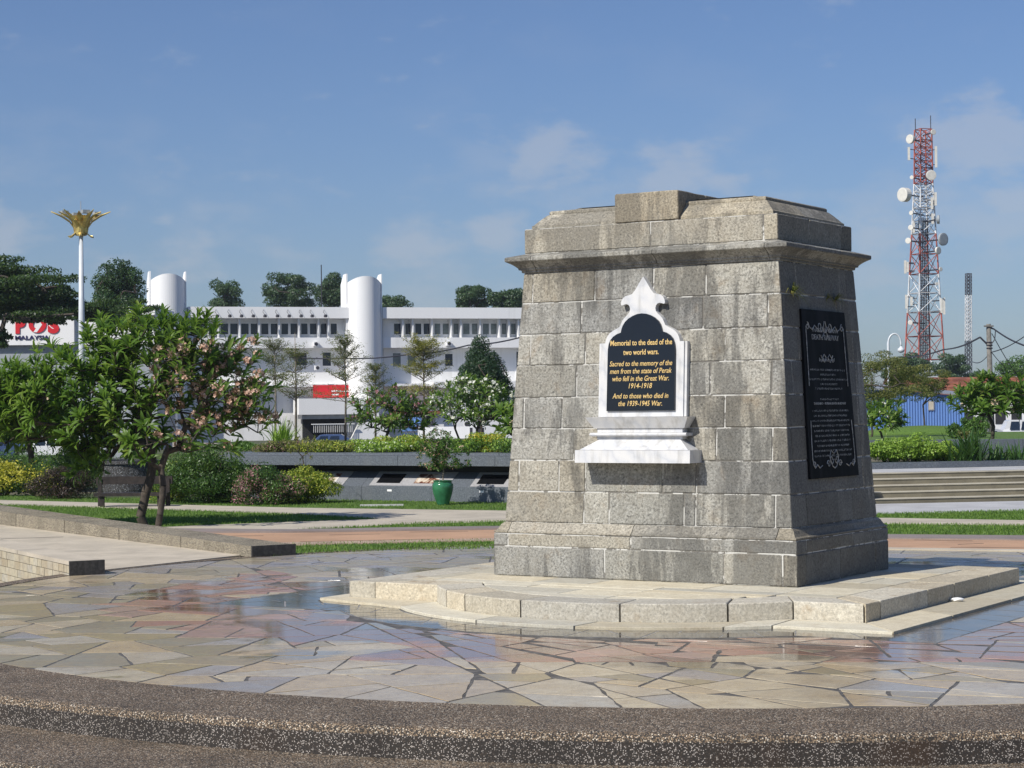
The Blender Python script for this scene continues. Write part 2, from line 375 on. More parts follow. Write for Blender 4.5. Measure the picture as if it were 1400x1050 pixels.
M['step'] = concrete('step_riser', (.23,.205,.145), 2.5); M['tread'] = concrete('step_tread', (.52,.48,.38), 2.5)
M['terra'] = concrete('terracotta_paving', (.52,.32,.195), .9); M['terra2'] = concrete('pink_paving', (.50,.37,.28), .9)
M['asphalt'] = concrete('asphalt', (.09,.09,.09), .5)
m, t, b = mat('earth'); p = wcoord(t); c = mixc(t, mrange(t, noise(t, p, .35, 6), .4, .6), (.05,.075,.022), (.14,.12,.08)); L(t, c, b.inputs['Base Color']); b.inputs['Roughness'].default_value = .95; M['earth'] = m
m, t, b = mat('lawn_turf'); p = wcoord(t); c = ramp(t, noise(t, p, 40, 4, .7), [(.3, (.04,.08,.012)), (.5, (.09,.17,.025)), (.7, (.16,.26,.05))])
c = mixc(t, mrange(t, noise(t, p, 1.4, 5, .6), .5, .75), c, (.12,.15,.045)); L(t, c, b.inputs['Base Color']); b.inputs['Roughness'].default_value = .9; bump(t, b, noise(t, p, 60, 4), .8, .03); M['turf'] = m
m, t, b = mat('blue_grey_granite_cladding'); p = wcoord(t); c = ramp(t, noise(t, p, 55, 4, .75), [(.3, (.055,.064,.075)), (.5, (.11,.125,.145)), (.7, (.21,.235,.265))])
c = mixc(t, math_(t, 'MULTIPLY', mrange(t, noise(t, wcoord(t, (2,2,.6)), 1.5, 5), .5, .75), .5), c, (.15,.16,.17)); L(t, c, b.inputs['Base Color']); b.inputs['Roughness'].default_value = .4; M['slateclad'] = m

def foliage(name, lo, mid, hi, rough=.5, trans=.25):
    m, t, b = mat(name); r = N(t, 'ShaderNodeNewGeometry').outputs['Random Per Island']
    cl = noise(t, wcoord(t), 1.3, 3, .6)
    f = math_(t, 'ADD', math_(t, 'MULTIPLY', r, .7), math_(t, 'MULTIPLY', math_(t, 'SUBTRACT', cl, .35), .9))
    c = ramp(t, f, [(.15, lo), (.55, mid), (.95, hi)]); L(t, c, b.inputs['Base Color']); b.inputs['Roughness'].default_value = rough
    tr = N(t, 'ShaderNodeBsdfTranslucent'); L(t, mixc(t, .6, c, (.20,.35,.04)), tr.inputs[0])
    ms = N(t, 'ShaderNodeMixShader'); ms.inputs[0].default_value = trans; L(t, b.outputs[0], ms.inputs[1]); L(t, tr.outputs[0], ms.inputs[2])
    L(t, ms.outputs[0], t.nodes['Material Output'].inputs[0]); return m
M['lf_dark'] = foliage('dark_foliage', (.010,.030,.010), (.022,.060,.018), (.05,.105,.03))
M['lf_rain'] = foliage('rain_tree_foliage', (.014,.034,.008), (.035,.075,.014), (.07,.125,.025))
M['lf_far'] = foliage('far_foliage', (.025,.055,.025), (.05,.10,.04), (.10,.16,.06))
M['lf_cone'] = foliage('conical_tree_foliage', (.012,.036,.016), (.024,.062,.026), (.05,.10,.04))
M['lf_frangi'] = foliage('frangipani_leaf', (.035,.095,.010), (.11,.21,.025), (.28,.38,.065), .45, .45)
M['lf_yg'] = foliage('yellow_green_foliage', (.12,.20,.02), (.34,.40,.04), (.58,.56,.08), .5, .3)
M['lf_gold'] = foliage('golden_foliage', (.30,.30,.02), (.60,.54,.05), (.72,.66,.14), .5, .3)
M['lf_green'] = foliage('green_shrub_foliage', (.03,.075,.012), (.07,.16,.02), (.14,.26,.04))
M['lf_bush'] = foliage('dense_bush_foliage', (.02,.06,.012), (.06,.13,.025), (.15,.25,.05), .42, .3)
M['lf_lime'] = foliage('lime_foliage', (.11,.22,.02), (.24,.39,.045), (.42,.56,.10), .5, .3)
M['lf_purple'] = foliage('purple_foliage', (.02,.012,.012), (.05,.026,.022), (.10,.05,.04))
M['lf_olive'] = foliage('olive_foliage', (.07,.09,.02), (.15,.16,.04), (.27,.25,.07), .6, .3)
M['lf_amber'] = foliage('amber_foliage', (.16,.16,.03), (.34,.31,.06), (.55,.48,.11), .6, .3)
M['lf_spike'] = foliage('strap_leaf', (.02,.065,.012), (.05,.12,.025), (.14,.25,.06), .4, .2)
M['fl_pink'] = foliage('bougainvillea_bract', (.34,.12,.16), (.48,.22,.26), (.60,.40,.38), .6, .3)
M['fl_cream'] = foliage('cream_flower', (.55,.36,.24), (.72,.56,.42), (.85,.74,.60), .6, .2)
M['fl_white'] = foliage('white_flower', (.62,.64,.52), (.78,.78,.68), (.85,.85,.80), .6, .1)
M['fl_rust'] = foliage('faded_flower', (.30,.15,.10), (.58,.36,.27), (.85,.66,.52), .7, .2)
M['fl_red'] = foliage('red_leaf', (.30,.03,.03), (.45,.06,.05), (.5,.1,.1), .6, .1)
M['bark'] = plain('grey_brown_bark', (.07,.055,.042), .9, 0, .45, 9, .8)
M['bark_pale'] = plain('pale_bark', (.22,.19,.15), .9, 0, .35, 9, .6)
M['grassblade'] = foliage('grass_blade', (.06,.13,.015), (.13,.24,.03), (.24,.36,.07), .6, .35)

def render_wall(name, col, amt):
    m, t, b = mat(name); p = wcoord(t, (2.2,2.2,.16)); st = noise(t, p, 1, 5, .65); pt = noise(t, wcoord(t), .35, 4, .6)
    c = mixc(t, math_(t, 'MULTIPLY', mrange(t, st, .5, .75), amt), col, (.42,.42,.39)); c = mixc(t, math_(t, 'MULTIPLY', mrange(t, pt, .5, .7), amt*.5), c, tuple(x*.8 for x in col))
    L(t, c, b.inputs['Base Color']); b.inputs['Roughness'].default_value = .75; return m
M['white'] = render_wall('white_render', (.84,.84,.83), .22); M['white_soft'] = render_wall('aged_white_wall', (.80,.80,.79), .35)
m, t, b = mat('window_glass'); b.inputs['Base Color'].default_value = (.012,.02,.035,1); b.inputs['Roughness'].default_value = .08; b.inputs['Specular IOR Level'].default_value = .6; M['glass'] = m
M['blind'] = plain('curtained_glass', (.17,.20,.19), .25, 0, .2, 4)
M['red'] = plain('red_vinyl', (.62,.02,.03), .4, 0, .05); M['navy'] = plain('navy_letter', (.02,.02,.10), .5)
M['gold'] = plain('gilded_metal', (.85,.63,.24), .3, .65, .3, 6); M['steel'] = plain('grey_steel', (.42,.43,.44), .45, .5)
M['polewhite'] = plain('white_painted_steel', (.62,.65,.68), .35, 0, .05); M['tred'] = plain('red_painted_lattice', (.36,.085,.06), .6, 0, .35, 1.5)
M['twhite'] = plain('white_painted_lattice', (.62,.63,.64), .55, 0, .2, 1.5); M['dark'] = plain('dark_metal', (.035,.035,.045), .6)
M['dish'] = plain('dish_shell', (.68,.66,.60), .5, 0, .08); M['dishgrey'] = plain('grey_dish', (.33,.36,.38), .5, 0, .1)
M['wood'] = plain('dark_stained_timber', (.028,.020,.016), .55, 0, .4, 12, .5); M['polewood'] = plain('weathered_concrete_pole', (.17,.16,.14), .85, 0, .3, 5)
M['jar'] = plain('green_glazed_ceramic', (.035,.16,.075), .12, 0, .25, 6); M['rock'] = plain('boulder', (.26,.23,.15), .9, 0, .4, 8, .8)
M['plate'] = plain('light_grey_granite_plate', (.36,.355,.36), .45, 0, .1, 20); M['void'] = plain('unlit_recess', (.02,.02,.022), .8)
m, t, b = mat('blue_sheet_metal'); b.inputs['Base Color'].default_value = (.12,.23,.50,1); b.inputs['Roughness'].default_value = .45; M['blue'] = m
M['rust_roof'] = plain('rusty_roof_sheet', (.27,.095,.055), .7, 0, .35, 1.2)
M['planterdark'] = aggregate('dark_terrazzo', [(0,(.07,.075,.085)), (.5,(.12,.13,.14)), (.8,(.20,.21,.22)), (.92,(.40,.41,.42))], 70, .45)
M['endblock'] = plain('shaded_end_granite', (.045,.043,.04), .7, 0, .4, 25)  # shade on the wall ends put into the near-black granite colour
m, t, b = mat('printed_photograph'); o = wcoord(t)
L(t, ramp(t, noise(t, o, 5.5, 3, .5, .5), [(.32, (.012,.010,.012)), (.46, (.16,.05,.03)), (.53, (.55,.45,.34)), (.68, (.72,.70,.66))]), b.inputs['Base Color']); b.inputs['Roughness'].default_value = .3; M['photo'] = m
def carpaint(n, c):
    m, t, b = mat(n); b.inputs['Base Color'].default_value = (*c, 1); b.inputs['Roughness'].default_value = .22; b.inputs['Coat Weight'].default_value = .6; return m
M['c_white'] = carpaint('white_car_paint', (.72,.73,.74)); M['c_silver'] = carpaint('silver_car_paint', (.35,.37,.39)); M['c_blue'] = carpaint('dark_blue_car_paint', (.04,.07,.16)); M['c_yellow'] = carpaint('yellow_car_paint', (.65,.45,.08))
M['tyre'] = plain('tyre_rubber', (.02,.02,.02), .8)

# ------------------------------------------------------------------ ground
RC = (1.75, 17.85); RIN = 6.88
def rout(a):
    """outer radius of the kerb: wide towards the camera, narrow where the ramp meets it"""
    d = abs((a-(-math.pi/2)+math.pi) % (2*math.pi)-math.pi); k = min(1, max(0, (d-R(40))/R(60))); return 7.72-.57*k*k*(3-2*k)
def ringpt(r, a): return (RC[0]+r*math.cos(a), RC[1]+r*math.sin(a))
NA = 420
g = MB(); xs = [-500,-300,-100,-40,40,100,300,500]; ys = [-60,0,30,60,120,300,500,900]
for i in range(7):
    for j in range(7): g.add([(xs[i],ys[j],-.35),(xs[i+1],ys[j],-.35),(xs[i+1],ys[j+1],-.35),(xs[i],ys[j+1],-.35)], [(0,1,2,3)])
struct('ground', g, M['earth'])
g = MB(); g.sheet([(-40,4),(40,4),(40,16),(-4.9,20.2),(-40,60)], -.34); struct('lower_pavement', g, M['agg'])
g = MB(); g.prism([(-4.40,20.5),(4,12.9+4),(9.5,14),(60,14),(60,62),(-60,62),(-60,52),(-19.55,48)], -.5, -.012); struct('terrace', g, M['earth'])
g = MB(); g.sheet([(-80,66),(80,66),(80,150),(-80,150)], -.344); struct('road', g, M['asphalt'])

def annulus(f0, f1, prof):
    """sweep a profile (t, z) between radius functions; t 0 inner .. 1 outer, extra offset ok"""
    g = MB(); rings = []
    for k in range(NA):
        a = 2*math.pi*k/NA; r0, r1 = f0(a), f1(a); rings.append([(*ringpt(r0+(r1-r0)*t+e, a), z) for t, e, z in prof])
    n = len(prof); V = [p for r in rings for p in r]; F = []
    for k in range(NA):
        for i in range(n-1):
            a = k*n+i; b_ = ((k+1) % NA)*n+i; F.append((a, b_, b_+1, a+1))
    g.add(V, F); return g
g = annulus(lambda a: RIN, rout, [(0,0,-.02),(0,0,.004),(1,-.045,0),(1,-.02,-.006),(1,-.005,-.022),(1,0,-.045)])
struct('plaza_kerb', g, M['agg'])
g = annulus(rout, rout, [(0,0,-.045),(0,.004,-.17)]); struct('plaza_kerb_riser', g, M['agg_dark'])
g = annulus(rout, lambda a: rout(a)+.86, [(0,-.01,-.166),(1,-.03,-.169),(1,-.01,-.176),(1,0,-.20)]); struct('lower_step', g, M['agg'])
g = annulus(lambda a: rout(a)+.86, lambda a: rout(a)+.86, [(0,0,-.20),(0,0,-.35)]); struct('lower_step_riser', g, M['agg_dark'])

# ------------------------------------------------------------------ plaza paving
MC = Vector((1.632, 18.224, .162)); MANG = math.atan2(-.526, .850)
MX = Vector((math.cos(MANG), math.sin(MANG), 0)); MY = Vector((-math.sin(MANG), math.cos(MANG), 0))
def ml(x, y): return (MC.x+MX.x*x+MY.x*y, MC.y+MX.y*x+MY.y*y)
ACX, ACY, AR = .265, -.915, 2.045; PXL, PXR, PYF, PYB = -2.342, 2.52, -2.11, 1.67
def outline(d):
    if abs(d-.38) < 1e-6:
        yf = -2.60; h = math.sqrt((AR+.35)**2-(yf-ACY)**2); return dict(yf=yf, xl=-2.53, xr=2.925, yb=2.0, ax0=ACX-h, ax1=ACX+h, a0=math.atan2(yf-ACY, -h), a1=math.atan2(yf-ACY, h), r=AR+.35)
    yf = PYF-d; h = math.sqrt((AR+d)**2-(yf-ACY)**2); a0 = math.atan2(yf-ACY, -h); a1 = math.atan2(yf-ACY, h)
    return dict(yf=yf, xl=PXL-d, xr=PXR+d, yb=PYB+d, ax0=ACX-h, ax1=ACX+h, a0=a0, a1=a1, r=AR+d)
def opt(d, seg, f):
    o = outline(d)
    if seg == 'L': return (o['xl'], o['yb']+(o['yf']-o['yb'])*f)
    if seg == 'FL': return (o['xl']+(o['ax0']-o['xl'])*f, o['yf'])
    if seg == 'A': a = o['a0']+(o['a1']-o['a0'])*f; return (ACX+o['r']*math.cos(a), ACY+o['r']*math.sin(a))
    if seg == 'FR': return (o['ax1']+(o['xr']-o['ax1'])*f, o['yf'])
    if seg == 'R': return (o['xr'], o['yf']+(o['yb']-o['yf'])*f)
    if seg == 'B': return (o['xr']+(o['xl']-o['xr'])*f, o['yb'])
def strip(d0, d1, seg, f0, f1, n=1):
    P = [opt(d1, seg, f0+(f1-f0)*i/n) for i in range(n+1)]+[opt(d0, seg, f1+(f0-f1)*i/n) for i in range(n+1)]
    P = clean(P)
    return P if area(P) > 0 else P[::-1]
SL1 = .86
o_ = outline(SL1)
rectS = [ml(*p) for p in [(o_['xl'],o_['yf']),(o_['xr'],o_['yf']),(o_['xr'],o_['yb']),(o_['xl'],o_['yb'])]]
arcS = [ml(*opt(SL1, 'A', i/14)) for i in range(15)]
plaza = tag(link('plaza', None, None, (RC[0], RC[1], 0)), kind='structure')
g = MB(); g.sheet([ringpt(RIN, 2*math.pi*k/NA) for k in range(NA)], -.0016); part(plaza, 'grout_bed', g, M['grout'])
disc = [ringpt(RIN-.004, 2*math.pi*k/72) for k in range(72)]
# colour fields of the paving, as polygons on the ground
def fld(*pts): 
    p = sorted(at(*q) for q in pts); h = []      # convex hull, ccw
    for seq in (p, p[::-1]):
        k = []
        for a in seq:
            while len(k) > 1 and (k[-1][0]-k[-2][0])*(a[1]-k[-2][1])-(k[-1][1]-k[-2][1])*(a[0]-k[-2][0]) <= 0: k.pop()
            k.append(a)
        h += k[:-1]
    return h
pink1 = fld((560,850),(640,905),(1480,905),(1480,850),(1250,850),(700,850)); pink2 = fld((160,832),(230,800),(395,778),(420,812),(480,850),(430,878),(290,866),(190,852))
pink3 = fld((430,860),(450,890),(600,905),(640,860))
sites = []
gx_ = -7.5
while gx_ < 7.5:
    gy_ = -7.5
    while gy_ < 7.5: sites.append((RC[0]+gx_+random.uniform(-.48,.48), RC[1]+gy_+random.uniform(-.48,.48))); gy_ += 1.05
    gx_ += 1.05
seed = []
for i, a in enumerate(sites):
    if math.hypot(a[0]-RC[0], a[1]-RC[1]) > 8.6: continue
    p = disc
    for j, b_ in enumerate(sites):
        if i == j or abs(a[0]-b_[0]) > 3.4 or abs(a[1]-b_[1]) > 3.4: continue
        n = (b_[0]-a[0], b_[1]-a[1]); c = (b_[0]**2+b_[1]**2-a[0]**2-a[1]**2)/2; p = clip(p, n, c)
        if not p: break
    if not p: continue
    q = p
    for n, c in edges(pink1):
        q = clip(q, n, c) if q else None
    if q and area(q) > .01: seed.append(q)
    seed += [w_ for w_ in subtract(p, pink1) if area(w_) > .01] if q else [p]
cells = []
for s in seed:
    tmp = []; split(s, .27, tmp); cells += tmp
outc = []
for p in cells:
    for q in subtract(p, rectS): outc += subtract(q, arcS)
stones = []
for p in outc:
    q = inset(p, random.uniform(.006, .015))
    if not q or area(q) < .012: continue
    if area(q)/max(math.dist(u1, u2) for u1 in q for u2 in q) < .055: continue
    c = cen(q)
    d = math.hypot(c[0], c[1]); u_ = random.random()
    X, Y = c
    pxx = None
    # project back only to read which colour field the stone's ground point belongs to
    if inside(pink1, c) or inside(pink2, c) or inside(pink3, c): k = 'st_pink' if u_ < .88 else 'st_cream'
    elif Y < at(700, 905)[1]+.02: k = 'st_cream' if u_ < .74 else ('st_grey' if u_ < .9 else 'st_olive')
    elif X < -2.2 and Y < 21: k = 'st_olive' if u_ < .6 else ('st_cream' if u_ < .85 else 'st_grey')
    elif X < -1.2 and Y < 14.3: k = 'st_cream' if u_ < .6 else 'st_olive'
    elif Y > 21: k = 'st_olive' if u_ < .6 else 'st_grey'
    else: k = 'st_grey' if u_ < .5 else ('st_pink' if u_ < .7 else 'st_cream')
    stones.append((d, q, c, k))
# slate strip round the plinth
for seg, a, b_, n in (('L',0,1,5),('FL',0,1,2),('A',0,1,8),('FR',0,1,2),('R',0,1,7),('B',0,1,7)):
    for i in range(n):
        f0 = a+(b_-a)*i/n; f1 = a+(b_-a)*(i+1)/n
        P = [ml(*p) for p in strip(.15 if seg in ('L','FL') else .385, SL1, seg, f0, f1, 1)]
        tmp = []; split(P, .16, tmp)
        for q in tmp:
            q = inset(q, random.uniform(.004, .009))
            if q and area(q) > .006 and area(q)/max(math.dist(u1, u2) for u1 in q for u2 in q) > .03: c = cen(q); stones.append((math.hypot(*c), q, c, 'st_slate'))
stones.sort(key=lambda s: s[0])
def visible_first(s):
    X, Y = s[2]; return abs(X/Y) < .285
near = [s for s in stones if visible_first(s)][:300]; ids = set(id(s) for s in near)
def rough(q):
    out = []
    for i in range(len(q)):
        a = q[i]; b_ = q[(i+1) % len(q)]; l = math.hypot(b_[0]-a[0], b_[1]-a[1]); out.append(a); k = int(l/.16)
        for j in range(1, k+1):
            f = j/(k+1); e = random.gauss(0, .0045); out.append((a[0]+(b_[0]-a[0])*f-(b_[1]-a[1])/l*e, a[1]+(b_[1]-a[1])*f+(b_[0]-a[0])/l*e))
    return out
def stone_mb(q, c, z):
    q = rough(q)
    tx, ty = random.gauss(0, .0007), random.gauss(0, .0007); n = len(q); L_ = [(p[0]-c[0], p[1]-c[1]) for p in q]
    mb = MB(); mb.add([(x, y, -.03) for x, y in L_]+[(x, y, z-.0012) for x, y in L_]+[(x-x/max(.05, math.hypot(x, y))*.0012, y-y/max(.05, math.hypot(x, y))*.0012, z) for x, y in L_],
        [tuple(range(2*n, 3*n))]+[(i, (i+1) % n, n+(i+1) % n, n+i) for i in range(n)]+[(n+i, n+(i+1) % n, 2*n+(i+1) % n, 2*n+i) for i in range(n)])
    mb.v = [(x, y, zz+(x*tx+y*ty if zz > -.02 else 0)) for x, y, zz in mb.v]; return mb
for s in near:
    z = random.uniform(.0004, .0016)
    o = link('paving_stone', mesh_of(stone_mb(s[1], s[2], z), 'paving_stone', M[s[3]]), plaza, (s[2][0]-RC[0], s[2][1]-RC[1], 0))
rest = MB(); keys = ['st_cream','st_grey','st_pink','st_olive','st_slate']
for s in stones:
    if id(s) in ids: continue
    mb = stone_mb(s[1], s[2], random.uniform(.0004, .0016)); rest.add([(x+s[2][0], y+s[2][1], z) for x, y, z in mb.v], mb.f, keys.index(s[3]))
part(plaza, 'distant_paving_stones', rest, [M[k] for k in keys], kind='stuff')
g = MB()
for seg, n in (('L',1),('FL',1),('A',12),('FR',1),('R',1),('B',1)):
    g.sheet([ml(*p) for p in strip(.385, SL1, seg, 0, 1, n)], -.0010) if seg != 'A' else [g.sheet([ml(*p) for p in strip(.385, SL1, seg, i/12, (i+1)/12, 1)], -.0006) for i in range(12)]
part(plaza, 'pale_grout_bed', g, M['grout_pale'])

# ------------------------------------------------------------------ plinth (the stone platform the monument stands on)
plinth = thing('stone_plinth', 'low granite platform with a curved front that carries the memorial pedestal', 'platform', (MC.x, MC.y, 0), MANG)
def lpart(root, name, mb, m, smooth=False, **k): return part(root, name, mb, m, smooth, False, **k)
PH = .162
g = MB(); o_ = outline(-.03)
g.prism([(o_['xl'],o_['yf']),(o_['xr'],o_['yf']),(o_['xr'],o_['yb']),(o_['xl'],o_['yb'])], -.02, PH-.012)
g.prism([opt(-.03,'A',i/20) for i in range(21)], -.02, PH-.0125); lpart(plinth, 'core', g, M['grout'])
KD = .40; jn = .005
def kerbs(seg, fr, n=1, d0=-KD, d1=0, z0=0, z1=PH, name='kerb_stone', m='granite_kerb', ch=.009):
    for i in range(len(fr)-1):
        p = strip(d0, d1, seg, fr[i], fr[i+1], n); q = inset(p, jn) if n == 1 else None
        if q is None:
            a = .35*jn; q = strip(d0+jn, d1, seg, fr[i]+.002, fr[i+1]-.002, n)
        zz = z1+random.uniform(-.0015, .0015)
        mb = MB(); mb.prism(q, z0, zz, 0, 0)
        if ch:
            mb = MB(); nq = len(q); cx = sum(v[0] for v in q)/nq; cy = sum(v[1] for v in q)/nq
            def shr(v, e):
                dx, dy = cx-v[0], cy-v[1]; l = math.hypot(dx, dy); return (v[0]+dx/l*e, v[1]+dy/l*e)
            mb.loft([[(v[0], v[1], z0) for v in q], [(v[0], v[1], zz-ch) for v in q], [(*shr(v, ch*.4), zz-ch*.3) for v in q], [(*shr(v, ch*1.2), zz) for v in q]])
        lpart(plinth, name, mb, M[m])
kerbs('FL', [0, .30, 1.0])
kerbs('A', [0, .13, .235, .42, .645, .86, 1.0], 5)
kerbs('FR', [0, .98])
kerbs('R', [0, .08, .36, .53, .77, 1.0]); kerbs('L', [0,.2,.45,.7,1]); kerbs('B', [0,.2,.4,.6,.8,1])
# apron: thin pale stones lying round the foot of the plinth
def aprons(seg, fr, n=1): kerbs(seg, fr, n, .0, .38, -.01, .022, 'apron_stone', 'granite_flag', .004)
ax_ = outline(.38)
for P_ in ([(-2.52,-2.29),(ax_['ax0'],-2.60),(outline(0)['ax0'],-2.11),(-2.342,-2.11)], [(-2.52,2.0),(-2.52,-.30),(-2.342,-.30),(-2.342,1.67)], [(-2.52,-.308),(-2.52,-2.284),(-2.342,-2.104),(-2.342,-.308)]):
    mb = MB(); mb.prism(P_ if area(P_) > 0 else P_[::-1], -.01, .0215); lpart(plinth, 'apron_stone', mb, M['granite_flag'])
aprons('A', [0,.36,.60,.90,1.0], 6); aprons('FR', [0,1]); aprons('R', [0,.28,.6,1]); aprons('B', [0,.33,.66,1])
# flagstones on top
inner = inset([(PXL,PYF),(PXR,PYF),(PXR,PYB),(PXL,PYB)], KD+.004)
arcin = [opt(-KD-.004,'A',i/20) for i in range(21)]
yrow = PYF+KD-1.2; ri = 0
strips_ = []
while yrow < PYB-KD:
    h = random.choice([.42,.5,.58]); x = PXL-random.uniform(0,.6)
    while x < PXR:
        w = random.choice([.55,.75,.95,1.1]); strips_.append([(x,yrow),(x+w,yrow),(x+w,yrow+h),(x,yrow+h)]); x += w
    yrow += h
for c4 in strips_:
    for reg in (inner, arcin):
        q = c4
        for n, c in edges(reg):
            q = clip(q, n, c) if q else None
        if reg is arcin and q: q = clip(q, (0,1), inner[0][1] if inner[0][1] < 0 else PYF+KD)
        if q:
            q = inset(q, .004)
            if q and area(q) > .01:
                mb = MB(); mb.prism(q, .1, PH+random.uniform(-.002,.0015), 0, .003); lpart(plinth, 'flagstone', mb, M['granite_flag'])

# ------------------------------------------------------------------ the memorial pedestal
mon = thing('war_memorial', 'tall tapering grey granite pedestal with white marble tablet, moulded cornice and stepped cap', 'monument', MC, MANG)
def Ww(z): return (2.828-.1289*(z-.4818))/2
def Ss(z): return (1.918-.1148*(z-.4818))/2
GAP = .0055
def octa(x0, y0, x1, y1, c): return [(x0+c,y0),(x1-c,y0),(x1,y0+c),(x1,y1-c),(x1-c,y1),(x0+c,y1),(x0,y1-c),(x0,y0+c)]
def blk(mb, b0, b1, z0, z1, c=.006):
    """block lofted between rectangles b0 (bottom) and b1 (top); edges eased and a little uneven"""
    nx = max(1, int((b0[2]-b0[0])/.13)); ny = max(1, int((b0[3]-b0[1])/.16)); rings = []
    def perim(x0, y0, x1, y1, k):
        P = [(x0+k+(x1-x0-2*k)*i/nx, y0) for i in range(nx+1)]+[(x1, y0+k+(y1-y0-2*k)*i/ny) for i in range(ny+1)]
        return P+[(x1-k-(x1-x0-2*k)*i/nx, y1) for i in range(nx+1)]+[(x0, y1-k-(y1-y0-2*k)*i/ny) for i in range(ny+1)]
    n = 2*(nx+ny)+4; chip = [0.]*n
    for q in range(random.choice([0, 1, 1, 2])): chip[random.randrange(n)] = random.uniform(.002, .0065)
    face = [random.gauss(0, .0009) for _ in range(n)]
    for lv, (zz, ins) in enumerate(((z0, c), (z0+c, 0), (z1-c, 0), (z1, c))):
        t = (zz-z0)/(z1-z0); r = [b0[i]+(b1[i]-b0[i])*t for i in range(4)]; cx, cy = (r[0]+r[2])/2, (r[1]+r[3])/2; row = []
        for i, (x, y) in enumerate(perim(r[0]+ins, r[1]+ins, r[2]-ins, r[3]-ins, c*(1 if ins == 0 else .6))):
            d = face[i]-(chip[i] if lv in (2, 3) else 0); l = max(.05, math.hypot(x-cx, y-cy)); zj = random.gauss(0, .0016) if lv in (0, 3) else random.gauss(0, .0009)
            row.append((x+(x-cx)/l*d, y+(y-cy)/l*d, zz+zj-(chip[i] if lv == 3 else 0)))
        rings.append(row)
    mb.loft(rings)
def course(z0, z1, wf, sf, jf, jr, D=.22, name='granite_block', m='granite', rear=True):
    """one ring of stones; wf/sf half sizes as functions of z; jf, jr joint positions on front and right faces"""
    za, zb = z0+GAP, z1-GAP
    w0, w1, s0, s1 = wf(z0), wf(z1), sf(z0), sf(z1)
    pr = lambda: random.uniform(-.002, .002)
    # front run, corner to corner: the two end stones turn the corner
    f = [-w0]+jf+[w0]
    cornR = jr[0] if jr else -s0+.4
    for side in (-1, 1):
        if side == 1 and not rear: pass
        js = f if side == -1 else [-w0, -.62, .05, .6, w0]
        for i in range(len(js)-1):
            e = pr()
            x0b, x1b = js[i]+GAP, js[i+1]-GAP; x0t, x1t = x0b, x1b
            if i == 0: x0b = -w0; x0t = -w1
            if i == len(js)-2: x1b = w0; x1t = w1
            dpt = D
            if side == -1:
                dd = (cornR+s0) if i == len(js)-2 else ((jl0+s0) if i == 0 else D)
                b0 = (x0b, -s0+e, x1b, -s0+dd-GAP); b1 = (x0t, -s1+e, x1t, -s0+dd-GAP)
            else:
                dd = (s0-jr[-1]) if i == len(js)-2 else ((s0-.45) if i == 0 else D)
                b0 = (x0b, s0-dd+GAP, x1b, s0+e); b1 = (x0t, s0-dd+GAP, x1t, s1+e)
            mb = MB(); blk(mb, b0, b1, za, zb); lpart(mon, name, mb, M[m])
    for k in range(len(jr)-1):
        e = pr(); mb = MB(); blk(mb, (w0-D, jr[k]+GAP, w0+e, jr[k+1]-GAP), (w0-D, jr[k]+GAP, w1+e, jr[k+1]-GAP), za, zb); lpart(mon, name, mb, M[m])
    jl = [jl0, 0., .45]
    for k in range(2):
        e = pr(); mb = MB(); blk(mb, (-w0-e, jl[k]+GAP, -w0+D, jl[k+1]-GAP), (-w1-e, jl[k]+GAP, -w0+D, jl[k+1]-GAP), za, zb); lpart(mon, name, mb, M[m])
jl0 = -.5
zc = [.4818, .7624, 1.0449, 1.3291, 1.6091, 1.8999, 2.1825, 2.4692, 2.7478]
JF = [[-.595,-.338,.401,.514,1.26], [-1.281,-.857,-.585,.191,.516], [-.711,.701,1.226], [-1.239,-.838,.138,.78], [-.692,.636,1.212], [-1.182,-.608,.771], [-.652,.558,1.171], [-1.171,-.52,.07,.582]]
JR = [[-.62,.075,.411], [-.3,.36,.7], [-.837,-.45,.25,.72], [-.6,.1,.69], [-.72,-.35,.4,.71], [-.55,.2,.68], [-.80,-.45,.35,.66], [-.5,.1,.62]]
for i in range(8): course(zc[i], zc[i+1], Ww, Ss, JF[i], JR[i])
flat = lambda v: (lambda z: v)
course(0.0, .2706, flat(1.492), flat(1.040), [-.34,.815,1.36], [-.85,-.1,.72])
course(.2706, .3856, flat(1.488), flat(1.040), [-1.34,-.077], [-.82,.2])
